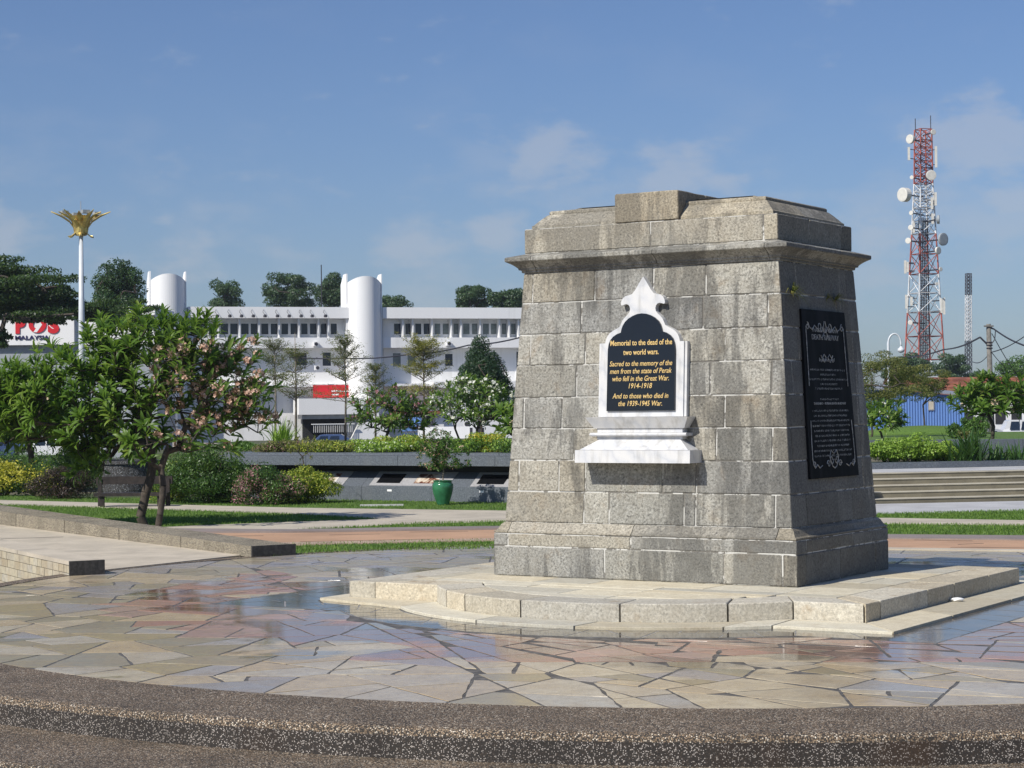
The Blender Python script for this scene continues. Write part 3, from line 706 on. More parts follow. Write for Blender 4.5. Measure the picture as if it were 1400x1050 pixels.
# base moulding: sloped and slightly hollow, cut into lengths
def mould(name, prof, wj, sj, m, wfun=1.0):
    """prof: list of (half width, half depth, z); stones split at joints wj (front/back) and sj (sides), mitred at corners"""
    for side in (-1, 1):
        js = [-9]+list(wj)+[9]
        for i in range(len(js)-1):
            rings = []
            for (w, s, z) in prof:
                x0 = -w if js[i] < -5 else js[i]+.003; x1 = w if js[i+1] > 5 else js[i+1]-.003; rings.append((x0, x1, s, z))
            inn = prof[0][1]-.32; V = []; 
            for x0, x1, s, z in rings: V += [(x0, side*s, z), (x1, side*s, z)]
            xi0 = min(r[0] for r in rings)+(.32 if js[i] < -5 else 0); xi1 = max(r[1] for r in rings)-(.32 if js[i+1] > 5 else 0)
            n = len(rings); z0, z1 = prof[0][2], prof[-1][2]
            V += [(xi0, side*inn, z0), (xi1, side*inn, z0), (xi0, side*inn, z1), (xi1, side*inn, z1)]
            F = [(2*k, 2*k+1, 2*k+3, 2*k+2) for k in range(n-1)]
            F += [(2*n-2, 2*n-1, 2*n+3, 2*n+2), (1, 0, 2*n, 2*n+1), tuple([2*k for k in range(n)]+[2*n+2, 2*n]), tuple([2*k+1 for k in reversed(range(n))]+[2*n+1, 2*n+3])]
            if side == 1: F = [tuple(reversed(f)) for f in F]
            mb = MB(); mb.add(V, F); lpart(mon, name, mb, M[m])
    for side in (-1, 1):
        js = [-9]+list(sj)+[9]
        for i in range(len(js)-1):
            V = []; n = len(prof); inn = prof[0][0]-.32; ys = []
            for (w, s, z) in prof:
                y0 = -s if js[i] < -5 else js[i]+.003; y1 = s if js[i+1] > 5 else js[i+1]-.003; V += [(side*w, y0, z), (side*w, y1, z)]; ys.append((y0, y1))
            yi0 = min(a for a, _ in ys)+(.32 if js[i] < -5 else 0); yi1 = max(b for _, b in ys)-(.32 if js[i+1] > 5 else 0); z0, z1 = prof[0][2], prof[-1][2]
            V += [(side*inn, yi0, z0), (side*inn, yi1, z0), (side*inn, yi0, z1), (side*inn, yi1, z1)]
            F = [(2*k, 2*k+1, 2*k+3, 2*k+2) for k in range(n-1)]
            F += [(2*n-2, 2*n-1, 2*n+3, 2*n+2), (1, 0, 2*n, 2*n+1), tuple([2*k for k in range(n)]+[2*n+2, 2*n]), tuple([2*k+1 for k in reversed(range(n))]+[2*n+1, 2*n+3])]
            if side == -1: F = [tuple(reversed(f)) for f in F]
            mb = MB(); mb.add(V, F); lpart(mon, name, mb, M[m])
mould('base_moulding', [(1.470,1.022,.386),(1.486,1.038,.392),(1.486,1.038,.404),(1.466,1.018,.414),(1.450,.998,.440),(1.440,.985,.462),(1.418,.962,.482)], [-1.34,-.077,1.30], [-.75,.3], 'granite_top')
# cornice
cw = [(0,0,2.748),(.012,.012,2.752),(.014,.014,2.772),(.034,.034,2.776),(.036,.036,2.790),(.052,.052,2.806),(.078,.078,2.826),(.098,.098,2.838),(.122,.122,2.850),(.126,.126,2.856),(.126,.126,2.882),(.118,.118,2.890),(-.005,-.005,2.921)]
bw, bs = 1.268, .829
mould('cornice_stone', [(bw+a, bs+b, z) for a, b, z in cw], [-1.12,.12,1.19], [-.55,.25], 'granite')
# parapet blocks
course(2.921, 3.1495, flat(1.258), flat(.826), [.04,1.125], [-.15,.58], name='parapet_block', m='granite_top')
# mortar core
g = MB()
for a, b_, w0, s0, w1, s1 in ((0.003,.386,1.484,1.034,1.482,1.034),(.386,.4818,1.40,.945,1.40,.945),(.4818,2.748,Ww(.48)-.008,Ss(.48)-.008,Ww(2.748)-.008,Ss(2.748)-.008),(2.748,2.921,1.255,.815,1.255,.815),(2.921,3.148,1.252,.820,1.252,.820)):
    g.loft([[(-w0,-s0,a),(w0,-s0,a),(w0,s0,a),(-w0,s0,a)],[(-w1,-s1,b_),(w1,-s1,b_),(w1,s1,b_),(-w1,s1,b_)]])
lpart(mon, 'mortar_core', g, M['mortar'])
# cap: lip, swelling cove, second lip, low hipped top
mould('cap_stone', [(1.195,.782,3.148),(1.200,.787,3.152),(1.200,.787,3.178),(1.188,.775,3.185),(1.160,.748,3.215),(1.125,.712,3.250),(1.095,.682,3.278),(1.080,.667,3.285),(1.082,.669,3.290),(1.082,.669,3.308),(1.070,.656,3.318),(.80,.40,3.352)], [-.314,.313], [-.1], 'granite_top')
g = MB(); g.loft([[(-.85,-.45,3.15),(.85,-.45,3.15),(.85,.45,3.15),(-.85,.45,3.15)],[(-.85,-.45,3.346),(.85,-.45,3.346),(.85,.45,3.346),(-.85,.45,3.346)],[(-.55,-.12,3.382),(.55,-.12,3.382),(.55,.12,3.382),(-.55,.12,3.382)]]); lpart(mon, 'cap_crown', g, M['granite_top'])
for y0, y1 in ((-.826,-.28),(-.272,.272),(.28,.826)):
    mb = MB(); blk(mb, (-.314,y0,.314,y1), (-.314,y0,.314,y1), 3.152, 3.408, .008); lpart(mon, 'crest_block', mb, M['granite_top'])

# --- marble tablet, a thing fixed to the front face
KF = -.829-(-.958); 
def yf(z): return -.958+(z-.4818)/(2.7478-.4818)*(.958-.829)      # front face plane
tab = thing('marble_tablet', 'white marble wall tablet with black gold-lettered plaque on the sunlit front of the pedestal', 'memorial tablet', MC, MANG)
def tiltpoly(poly, d0, d1, mb, mi=0):
    """poly in (x,z) on the battered front face, standing from d0 to d1 proud of it; poly ccw seen from the front"""
    n = len(poly); V = [(x, yf(z)-d0, z) for x, z in poly]+[(x, yf(z)-d1, z) for x, z in poly]
    F = [tuple(range(n, 2*n)), tuple(reversed(range(n)))]+[(i, (i+1) % n, n+(i+1) % n, n+i) for i in range(n)]
    mb.add(V, F, mi)
half = [(0,2.662),(.042,2.60),(.075,2.548),(.108,2.510),(.145,2.500),(.176,2.494),(.200,2.475),(.214,2.450),(.219,2.425),(.210,2.412),(.190,2.418),(.165,2.424),(.145,2.418),(.130,2.400),(.125,2.378),(.131,2.352),(.152,2.328),(.176,2.307),(.200,2.280),(.214,2.250),(.226,2.226),(.262,2.206),(.300,2.188),(.328,2.168),(.350,2.142),(.364,2.110),(.370,2.082),(.41,2.082)]
def sym(h, bot): return [(-x, z) for x, z in reversed(h) if x > 1e-6][::1], [(x, z) for x, z in h]
lft = [(x, z) for x, z in half]; 
poly = [(-.41,1.43),(.41,1.43)]+[(x, z) for x, z in reversed(half)]+[(-x, z) for x, z in half[1:]]
mb = MB(); tiltpoly(poly, -.01, .060, mb); 
# triangulation of the concave face is left to blender
lpart(tab, 'marble_slab', mb, M['marble'])
for s in (-1, 1):
    mb = MB(); P = [(s*.41,1.43),(s*.435,1.43),(s*.435,2.082),(s*.41,2.082)]; P = P if s > 0 else P[::-1]; tiltpoly(P, -.01, .045, mb); lpart(tab, 'side_slab', mb, M['marble'])
def arcp(): 
    h = [(0,2.336),(.045,2.331),(.09,2.316),(.13,2.295),(.165,2.266),(.188,2.232),(.200,2.200),(.205,2.172),(.245,2.160),(.282,2.138),(.31,2.108),(.326,2.070),(.333,2.02)]
    return [(-.336,1.482),(.336,1.482)]+[(x, z) for x, z in reversed(h)]+[(-x, z) for x, z in h[1:]]
mb = MB(); tiltpoly(arcp(), .055, .078, mb); lpart(tab, 'black_plaque', mb, M['black'])
def hbar(name, z0, z1, w0, w1, d0, d1):
    mb = MB(); V = []
    for z, w, d in ((z0, w0, d0), (z1, w1, d1)): V += [(-w, yf(z)+.01, z), (-w, yf(z)-d, z), (w, yf(z)-d, z), (w, yf(z)+.01, z)]
    mb.add(V, [(0,3,2,1),(4,5,6,7),(1,2,6,5),(0,1,5,4),(2,3,7,6),(3,0,4,7)]); lpart(tab, name, mb, M['marble'])
hbar('bevelled_shelf', 1.330, 1.428, .445, .505, .10, .165)
hbar('neck', 1.292, 1.330, .42, .42, .085, .085)
mb = MB(); mb.loft([[(sx, yf(1.283)-.10+.033*math.cos(a), 1.275+.017*math.sin(a)) for a in [2*math.pi*k/10 for k in range(10)]] for sx in (-.475, .475)]); mb.box((-.475, yf(1.28)-.10, 1.262), (.475, yf(1.28)+.02, 1.288)); lpart(tab, 'torus_moulding', mb, M['marble'])
hbar('lower_neck', 1.232, 1.260, .42, .42, .085, .085)
hbar('sloping_ledge_top', 1.142, 1.232, .535, .40, .20, .085)
hbar('ledge', 1.030, 1.140, .565, .565, .225, .225)

# --- lettering (built-in font, turned into meshes)
def text_mesh(s, size=1.0, shear=0., offset=0., extrude=0., space=1., bold=False):
    cu = bpy.data.curves.new('t', 'FONT'); cu.body = s; cu.size = size; cu.shear = shear; cu.offset = offset; cu.extrude = extrude
    cu.align_x = 'CENTER'; cu.space_character = space; cu.resolution_u = 3
    o = bpy.data.objects.new('t', cu); COL.objects.link(o); dg = bpy.context.evaluated_depsgraph_get(); dg.update()
    me = bpy.data.meshes.new_from_object(o.evaluated_get(dg)); bpy.data.objects.remove(o); return me
def place_text(root, name, s, P, ux, uz, width, height, material, shear=0., offset=0., out=None, ext=.002):
    """P centre of the text's baseline, ux along, uz up (unit), width and cap height in metres"""
    me = text_mesh(s, 1.0, shear, offset, .5); co = np.empty(len(me.vertices)*3); me.vertices.foreach_get('co', co); co = co.reshape(-1, 3)
    ux = Vector(ux); uz = Vector(uz); un = out if out is not None else ux.cross(uz)
    sx = width/(co[:,0].max()-co[:,0].min()); cxm = (co[:,0].max()+co[:,0].min())/2; sy = height/.72
    A = np.array(P)[None, :]+(co[:,0:1]-cxm)*sx*np.array(ux)+co[:,1:2]*sy*np.array(uz)+(co[:,2:3]*ext*2)*np.array(un)
    me.vertices.foreach_set('co', A.ravel()); me.materials.clear(); me.materials.append(material); me.update()
    return link(name, me, root)
tz = Vector((0, (.958-.829)/(2.7478-.4818), 1)).normalized(); tn = Vector((1,0,0)).cross(tz)
def tline(s, ypx, wpx, hpx, shear, off):
    z = 2.335-(ypx+hpx/2-429)*.006414
    place_text(tab, 'inscription_line', s, (0, yf(z)-.0795, z), (1,0,0), tz, wpx*.00757*.985, hpx*.0064, M['gold_paint'], shear, off)
tline('Memorial to the dead of the', 468.5, 82, 7.6, 0, .010); tline('two world wars.', 481.5, 47, 7.6, 0, .010)
for s, y, w in (('Sacred to the memory of the',497,83),('men from the state of Perak',507.3,82),('who fell in the Great War.',517.6,75),('1914-1918',527.6,31),('And to those who died in',541.3,74),('the 1939-1945 War.',551.7,58)):
    tline(s, y, w, 7.2, .22, .004)

# --- black slab on the shaded side
sdp = thing('side_plaque', 'tall black stone plaque with worn silver lettering on the shaded right face of the pedestal', 'plaque', MC, MANG)
def xs_(z): return 1.414+(z-.4818)/(2.7478-.4818)*(1.268-1.414)
sz = Vector((-.146/2.266, 0, 1)).normalized(); sn = Vector((0,1,0)).cross(sz); sn = Vector((1,0,.0644)).normalized()
def SP(y, z, d=0.): return Vector((xs_(z), y, z))+sn*d
mb = MB(); pz0, pz1 = .880, 2.345; w0, w1 = .545, .482
c4 = [(-w0,pz0),(w0,pz0),(w1,pz1),(-w1,pz1)]
mb.add([SP(y,z,-.01) for y,z in c4]+[SP(y,z,.022) for y,z in c4], [(4,5,6,7),(3,2,1,0),(0,1,5,4),(1,2,6,5),(2,3,7,6),(3,0,4,7)]); lpart(sdp, 'black_slab', mb, M['black_worn'])
def szr(ypx): return 2.345-(ypx-425)*(2.345-.88)/(652-425)
def sline(s, y, w, h, off=0.): place_text(sdp, 'inscription_line', s, SP(0, szr(y+h/2), .0235), (0,1,0), sz, w, h*.0064, M['silver_paint'], 0, off, sn, .001)
sline('THAILAND - BURMA', 452, .58, 5.5, .0); sline('DEATH RAILWAY', 461.5, .60, 7.5, .0); sline('In Memory of', 492, .34, 5, 0.)
def illegible(y, w, h=2.4):
    """worn-away line: the letters can no longer be read, only their strokes"""
    mb = MB(); x = -w/2; z = szr(y); hh = h*.0064/2
    while x < w/2:
        cw_ = random.uniform(.012,.02)
        for k in range(random.choice([1,2,2])):
            a = x+k*cw_*.6; e = .0016
            q = [(a-e, z-hh), (a+e, z-hh), (a+e+random.uniform(-.004,.004), z+hh), (a-e, z+hh)]; mb.add([SP(p[0], p[1], .0236) for p in q], [(0,1,2,3)])
        if random.random() < .75:
            zz = z+random.choice([-1,0,1])*hh*.85; q = [(x, zz-.0015), (x+cw_*.75, zz-.0015), (x+cw_*.75, zz+.0015), (x, zz+.0015)]; mb.add([SP(p[0], p[1], .0238) for p in q], [(0,1,2,3)])
        x += cw_+(.014 if random.random() < .16 else .004)
    lpart(sdp, 'worn_line', mb, M['silver_paint'])
for y, w in ((506,.78),(512.5,.34),(519,.86),(525.5,.36),(531.5,.60)): illegible(y, w)
illegible(546, .42); sline('THAILAND - BURMA DEATH RAILWAY', 551.5, .72, 3.2, .01)
for i, w in enumerate((.80,.76,.84,.84,.78,.76,.80,.70,.84,.84)): illegible(561.5+i*6.75, w)
def scroll(pts, r=.0042):
    mb = MB(); mb.tube([SP(y, z, .0245) for y, z in pts], r, 5); lpart(sdp, 'scroll_ornament', mb, M['silver_paint'])
def spir(cy, cz, r0, a0, turns, sg=1, n=22): return [(cy+sg*r0*(1-.75*i/n)*math.cos(a0+turns*2*math.pi*i/n), cz+r0*(1-.75*i/n)*math.sin(a0+turns*2*math.pi*i/n)) for i in range(n+1)]
for s in (-1, 1):
    scroll(spir(s*.11, 2.20, .052, math.pi, 1.3, s)); scroll([(s*.06,2.20),(s*.02,2.16),(s*.05,2.12),(s*.10,2.10),(s*.135,2.13)]); scroll([(s*.01,2.25),(s*.03,2.20),(s*.00,2.15)])
    scroll([(s*.17,2.18),(s*.23,2.21),(s*.28,2.17),(s*.34,2.19),(s*.38,2.23)]); scroll(spir(s*.385, 2.20, .036, math.pi/2, 1.2, s))
    scroll([(s*.42,2.20),(s*.425,2.0),(s*.43,1.85),(s*.435,1.68)]); scroll([(s*.455,1.38),(s*.47,1.2),(s*.475,1.05)])
    scroll([(s*.02,1.93),(s*.06,1.96),(s*.10,1.93),(s*.13,1.89)]); scroll([(s*.02,1.93),(s*.06,1.89),(s*.10,1.91),(s*.13,1.95)])
    scroll(spir(s*.06, 1.04, .045, math.pi, 1.1, s)); scroll(spir(s*.13, 1.00, .035, 0, 1.2, s)); scroll([(s*.01,1.09),(s*.06,1.12),(s*.10,1.06),(s*.05,.98),(0,.96)])
    scroll([(s*.475,1.05),(s*.46,1.0),(s*.43,.97),(s*.38,1.0),(s*.33,.97),(s*.27,.99)]); scroll(spir(s*.44, 1.0, .03, 0, 1.2, s))

# ------------------------------------------------------------------ foliage tools
def quads_obj(name, V, mats, mi=None, parent=None, loc=(0,0,0), k=4):
    """V: (n,k,3) array of leaf polygons"""
    n = len(V); me = bpy.data.meshes.new(name); P = (V.reshape(-1, 3)-np.array(loc)).astype(np.float32)
    me.vertices.add(n*k); me.vertices.foreach_set('co', P.ravel()); me.loops.add(n*k); me.loops.foreach_set('vertex_index', np.arange(n*k, dtype=np.int32))
    me.polygons.add(n); me.polygons.foreach_set('loop_start', np.arange(0, n*k, k, dtype=np.int32)); me.polygons.foreach_set('loop_total', np.full(n, k, dtype=np.int32))
    for m in (mats if isinstance(mats, (list, tuple)) else [mats]): me.materials.append(m)
    if mi is not None: me.polygons.foreach_set('material_index', np.asarray(mi, dtype=np.int32))
    me.update(calc_edges=True); me.validate()
    o = link(name, me, parent); 
    if parent is None: o.location = loc
    return o
def unit(a): return a/np.maximum(np.linalg.norm(a, axis=1, keepdims=True), 1e-9)
def leaves(P, D, Nn, Lg, Wd):
    """rhombic leaves at P pointing along D with normal ~Nn"""
    n = len(P); D = unit(D); S = unit(np.cross(D, Nn)); Lg = np.broadcast_to(Lg, (n,))[:, None]; Wd = np.broadcast_to(Wd, (n,))[:, None]
    return np.stack([P, P+D*Lg*.45+S*Wd*.5, P+D*Lg, P+D*Lg*.45-S*Wd*.5], 1)
def blobcrown(c, rad, nb, nl, ls, br=(.26,.42), flat=.8, fill=.25, shape=None, asp=.5):
    """leaves over many small clumps spread through an ellipsoid (or shape(p)->bool)"""
    c = np.array(c, float); rad = np.array(rad, float); B = []
    while len(B) < nb:
        p = rng.normal(size=3); p /= np.linalg.norm(p); p *= rng.uniform(.35, .88)
        if shape is not None and not shape(p): continue
        B.append((p, rng.uniform(*br)))
    out = []
    per = nl//nb
    for p, r in B:
        d = unit(rng.normal(size=(per, 3))); rr = r*(1-fill*rng.random((per, 1))**1.5); q = p+d*rr*np.array([1,1,flat])
        W_ = c+q*rad; nn = unit(d+rng.normal(size=(per,3))*.5); dd = np.cross(nn, rng.normal(size=(per,3))); dd[:,2] -= .15
        l = ls*rng.uniform(.6, 1.35, per); out.append(leaves(W_, dd, nn, l, l*asp))
    return np.concatenate(out)
def grow(root, tips, step, r_tip, expo=.42, rmax=None, sag=.0, up=.25):
    """connect tips to the nearest wood; returns list of (p0,p1,r0,r1)"""
    nodes = [np.array(p, float) for p in root]; par = [i-1 for i in range(len(root))]
    base = np.array(root[-1]); order = sorted(range(len(tips)), key=lambda i: np.linalg.norm(tips[i]-base))
    start = max(0, len(root)-2)
    for i in order:
        T = np.array(tips[i]); A = np.array(nodes[start:]); dv = T-A; dist = np.linalg.norm(dv, axis=1)
        pen = dist*(1+.35*np.maximum(0, -(dv[:,2]/np.maximum(dist,1e-6))))
        j = int(np.argmin(pen))+start; d = np.linalg.norm(T-nodes[j]); n = max(1, int(d/step)); P0 = nodes[j]; last = j
        for k in range(1, n+1):
            f = k/n; p = P0+(T-P0)*f; p = p+rng.normal(size=3)*step*.13*(1 if k < n else 0); p[2] -= up*d*.25*math.sin(math.pi*f)
            nodes.append(p); par.append(last); last = len(nodes)-1
    cnt = np.zeros(len(nodes)); child = set(par); 
    for i in range(len(nodes)-1, -1, -1):
        if i not in child: cnt[i] += 1
        if par[i] >= 0: cnt[par[i]] += cnt[i]
    rad = r_tip*np.maximum(cnt, 1)**expo
    if rmax: rad = np.minimum(rad, rmax)
    return [(nodes[par[i]], nodes[i], rad[par[i]], rad[i]) for i in range(1, len(nodes)) if par[i] >= 0]
def wood(segs, n=5):
    mb = MB()
    for a, b_, r0, r1 in segs:
        if np.linalg.norm(a-b_) > 1e-4: mb.tube([a, b_], [r0*1.0, r1*1.0], n if r0 > .01 else 3, cap=False)
    return mb
def kind(o): return tag(o, kind='stuff')

# one frangipani leaf (bent, folded along the midrib), shared by every leaf
def fleaf_mesh(name, m, Lg=.265, Wd=.064):
    st = [(0,.05,0),(.25,.72,.012),(.55,1.0,.012),(.82,.7,-.01),(1,.02,-.05)]; V = []; F = []
    for t_, w, z in st: V += [(-w*Wd/2, t_*Lg, z+.012*w), (0, t_*Lg, z), (w*Wd/2, t_*Lg, z+.012*w)]
    for i in range(len(st)-1):
        for j in range(2): a = i*3+j; F.append((a, a+1, a+4, a+3))
    mb = MB(); mb.add(V, F); return mb, mesh_of(mb, name, m, True)
FL_MB, FL_ME = fleaf_mesh('frangipani_leaf', M['lf_frangi'])
def flowers_mb(n, r, s):
    """a head of five-petalled flowers"""
    mb = MB()
    for _ in range(n):
        d = Vector(rng.normal(size=3)); d.z = abs(d.z)*.8; d.normalize(); c = d*r*random.uniform(.5,1); a = d.orthogonal().normalized(); b_ = d.cross(a)
        for k in range(5):
            t_ = 2*math.pi*k/5; u_ = a*math.cos(t_)+b_*math.sin(t_); v_ = -a*math.sin(t_)+b_*math.cos(t_)
            mb.add([c, c+u_*s*.6+v_*s*.35+d*s*.2, c+u_*s+d*s*.35, c+u_*s*.6-v_*s*.35+d*s*.2], [(0,1,2,3)])
    return mb
def frangipani(name, label, root_pts_list, cc, cr_, ntips, seed_, nleaf=11, nindiv=0, lsc=1.0, fl=('fl_cream',40), group=None, bare=None, fs=.035, shell=.45, up=.3, matl='lf_frangi', domes=None):
    global rng
    rng = np.random.default_rng(seed_); random.seed(seed_)
    loc = tuple(root_pts_list[0][0]); t_ = thing(name, label, 'tree', loc, 0, group)
    tips = []
    while len(tips) < ntips:
        p = rng.normal(size=3); p /= np.linalg.norm(p); p *= rng.uniform(shell, 1.0)
        if p[2] < -.75: continue
        if domes:
            dm = domes[int(rng.choice(len(domes), p=np.array([d_[3] for d_ in domes])/sum(d_[3] for d_ in domes)))]
            tips.append(np.array([dm[0], cc[1], dm[1]])+p*np.array([dm[2][0], dm[2][0]*.95, dm[2][1]])); continue
        tips.append(np.array(cc)+p*np.array(cr_))
    per = [[] for _ in root_pts_list]
    for p in tips: per[int(np.argmin([np.linalg.norm(p-np.array(r[-1])) for r in root_pts_list]))].append(p)
    for rp, tp in zip(root_pts_list, per):
        if not tp: continue
        segs = grow(rp, tp, .22*lsc, .009*lsc, .43, .13*lsc if domes else .085*lsc, up=up)
        nb = len(rp)-1
        k0 = segs[:nb]; k1 = segs[nb:]
        part(t_, 'trunk', wood(k0, 9), M['bark'], True); part(t_, 'branches', wood(k1, 5), M['bark'], True)
    # rosettes of leaves
    inst = []
    for p in tips:
        out = (p-np.array(cc))/np.array(cr_); axis = Vector(out)+Vector((0,0,.9)); axis.normalize(); a = axis.orthogonal().normalized(); b_ = axis.cross(a)
        nn = nleaf if not (bare and bare(p)) else int(nleaf*.35)
        for k in range(nn):
            th = k*2.4+rng.uniform(-.2,.2); el = R(rng.uniform(8, 66)) if k < nn*.75 else R(76)
            d = (a*math.cos(th)+b_*math.sin(th))*math.cos(el)+axis*math.sin(el); d.z -= .06
            d.normalize(); side = d.cross(axis).normalized(); nrm = side.cross(d).normalized()
            s = rng.uniform(.7,1.15)*lsc; inst.append((Vector(p)+d*.02, side, d, nrm, s))
    inst.sort(key=lambda q: q[0].y); 
    import itertools
    rr = list(range(len(inst))); indiv = set()
    if nindiv:
        vis = [i for i in rr]; indiv = set(vis[:nindiv])
    for i in indiv:
        P, sx, dy, nz, s = inst[i]; o = link('leaf', FL_ME, t_)
        mt = Matrix((sx*s, dy*s, nz*s)).transposed().to_4x4(); mt.translation = P-Vector(loc); o.matrix_basis = mt
    base = np.array(FL_MB.v); nv = len(base); fcs = np.array(FL_MB.f)
    ot = [inst[i] for i in rr if i not in indiv]
    if ot:
        A = np.array([[tuple(q[1]*q[4]), tuple(q[2]*q[4]), tuple(q[3]*q[4])] for q in ot]); P = np.array([tuple(q[0]) for q in ot])
        V = np.einsum('vk,nkj->nvj', base, A)+P[:, None, :]-np.array(loc)
        # keep each leaf one connected island
        n = len(ot); me = bpy.data.meshes.new('foliage'); me.vertices.add(n*nv); me.vertices.foreach_set('co', V.astype(np.float32).ravel())
        FF = (fcs[None]+(np.arange(n)*nv)[:, None, None]).reshape(-1, 4).astype(np.int32); nf = len(FF)
        me.loops.add(nf*4); me.loops.foreach_set('vertex_index', FF.ravel()); me.polygons.add(nf)
        me.polygons.foreach_set('loop_start', np.arange(0, nf*4, 4, dtype=np.int32)); me.polygons.foreach_set('loop_total', np.full(nf, 4, dtype=np.int32))
        me.materials.append(M[matl]); me.update(calc_edges=True); me.shade_smooth(); kind(link('foliage', me, t_))
    if fl[1]:
        pool = list(range(len(tips))); random.shuffle(pool); meshes = [mesh_of(flowers_mb(9, .085*lsc, fs), 'flower_cluster', M[fl[0]]) for _ in range(3)]
        if bare: pool.sort(key=lambda i: (0 if bare(tips[i]) else 1)+random.random()*.8)
        for i in pool[:fl[1]]:
            p = tips[i]; o = link('flower_cluster', random.choice(meshes), t_, Vector(p)-Vector(loc)+Vector((0,-.05,.06))); o.rotation_euler = (random.uniform(-.6,.6), random.uniform(-.6,.6), random.uniform(0,6.28)); s = random.uniform(.7,1.3); o.scale = (s,s,s)
    return t_

# ------------------------------------------------------------------ lawns, paths and bands behind the plaza
def pxpoly(name, pts, z, m, thick=.03):
    p = [at(*q, z) for q in pts]
    if area(p) < 0: p = p[::-1]
    g = MB(); g.prism(p, z-thick, z); return struct(name, g, m), p
lawns = []
def lawn(pts, z=.0):
    o, p = pxpoly('lawn', pts, z, M['turf']); lawns.append((p, z)); return o
# right of the memorial (px of the photograph, unprojected on the ground)
lawn([(1120,716),(1216,716),(1400,718),(1520,719),(1520,733),(1400,731.5),(1216,730),(1120,730)])
lawn([(1100,702.5),(1216,702),(1400,697.5),(1520,694),(1520,713),(1400,711),(1216,707.5),(1100,708)])
pxpoly('path', [(1120,708),(1216,708),(1400,711.2),(1520,713),(1520,719.5),(1400,717.8),(1216,715.8),(1120,715.6)], .008, M['path'])
pxpoly('path', [(1080,690),(1196,689),(1400,684.8),(1520,681),(1520,694.5),(1400,697.8),(1216,702.2),(1080,703)], .006, M['path_white'])
pxpoly('terracotta_band', [(1060,736),(1216,735),(1400,737),(1520,739),(1520,753),(1400,751),(1216,748.5),(1060,748)], .012, M['terra'])
pxpoly('mauve_edging', [(1060,730.2),(1216,730.2),(1400,731.8),(1520,733),(1520,739),(1400,737),(1216,735),(1060,735.6)], .03, M['kerb'], .05)
pxpoly('pale_edging', [(1060,748),(1216,748.3),(1400,750.8),(1520,752.6),(1520,754.5),(1400,752.6),(1216,750.3),(1060,750)], .014, M['path'])
# left of the memorial
lawn([(367,745.5),(520,741),(671,738),(760,737),(760,748),(670,750.5),(520,753),(420,757),(371,761)])
pxpoly('terracotta_band', [(240,726.5),(400,725.5),(690,721.5),(800,720),(800,735),(671,736.5),(343,743),(300,739)], .012, M['terra'])
pxpoly('pink_band', [(300,739),(343,742.4),(671,735.8),(800,733.8),(800,736),(671,738.5),(366,745),(343,744.5)], .016, M['terra2'])
pxpoly('mauve_edging', [(228,722),(400,723.5),(560,720.5),(690,718.8),(800,718),(800,720.3),(690,721.8),(400,726.2),(240,727)], .035, M['kerb'], .06)
pxpoly('path', [(200,721.5),(300,717),(400,713.3),(517,709.6),(552,716.4),(480,720.5),(400,723.6),(228,722.5)], .008, M['path'])
lawn([(400,723.6),(480,720.3),(552,716.2),(600,714.2),(690,712.4),(800,711),(800,718.3),(690,718.9),(560,720.6)], .004)
pxpoly('path', [(-60,681.5),(0,683.5),(400,694),(690,698),(800,699),(800,711.5),(690,712.6),(552,716.5),(517,708.5),(400,702.2),(0,689.6),(-60,688)], .010, M['path'])
lawn([(-80,688.4),(20,690.2),(400,702.6),(517,708.8),(400,713.6),(300,717.2),(200,721.5),(140,730),(-80,700)], .002)
lawn([(-200,672),(-60,676),(100,680),(300,682),(450,682.8),(800,688),(800,698.8),(690,697.8),(400,693.8),(0,683.2),(-200,679)], .0)
g = MB(); p0, p1 = at(493,690.3,.02), at(551,690.6,.02); g.box((p0[0], p0[1]-.12, -.01), (p1[0], p1[1]+.12, .035)); tag(link('drain_cover', mesh_of(g,'drain_cover',M['path_white'],False,(p0[0],p0[1],0)), None, (p0[0],p0[1],0)), 'narrow pale concrete drain cover lying in the lawn before the dark granite wall', 'drain cover')

# dark lines on the terracotta band: joints, and a small riser's shadow painted in
g = MB()
for (x0,y0,x1,y1) in ((410,740.6,590,737.2),(1310,744.5,1345,743),(1250,738.5,1330,739.6),(1300,748.4,1400,749.3),(450,731.5,520,730.2),(560,727.5,640,726.4),(300,733,360,732.6)):
    a, b_ = at(x0,y0,.012), at(x1,y1,.012); w = .035; g.prism([(a[0],a[1]),(b_[0],b_[1]),(b_[0],b_[1]+w),(a[0],a[1]+w)], .0, .0135)
struct('joints_and_riser_shadow', g, M['void'])

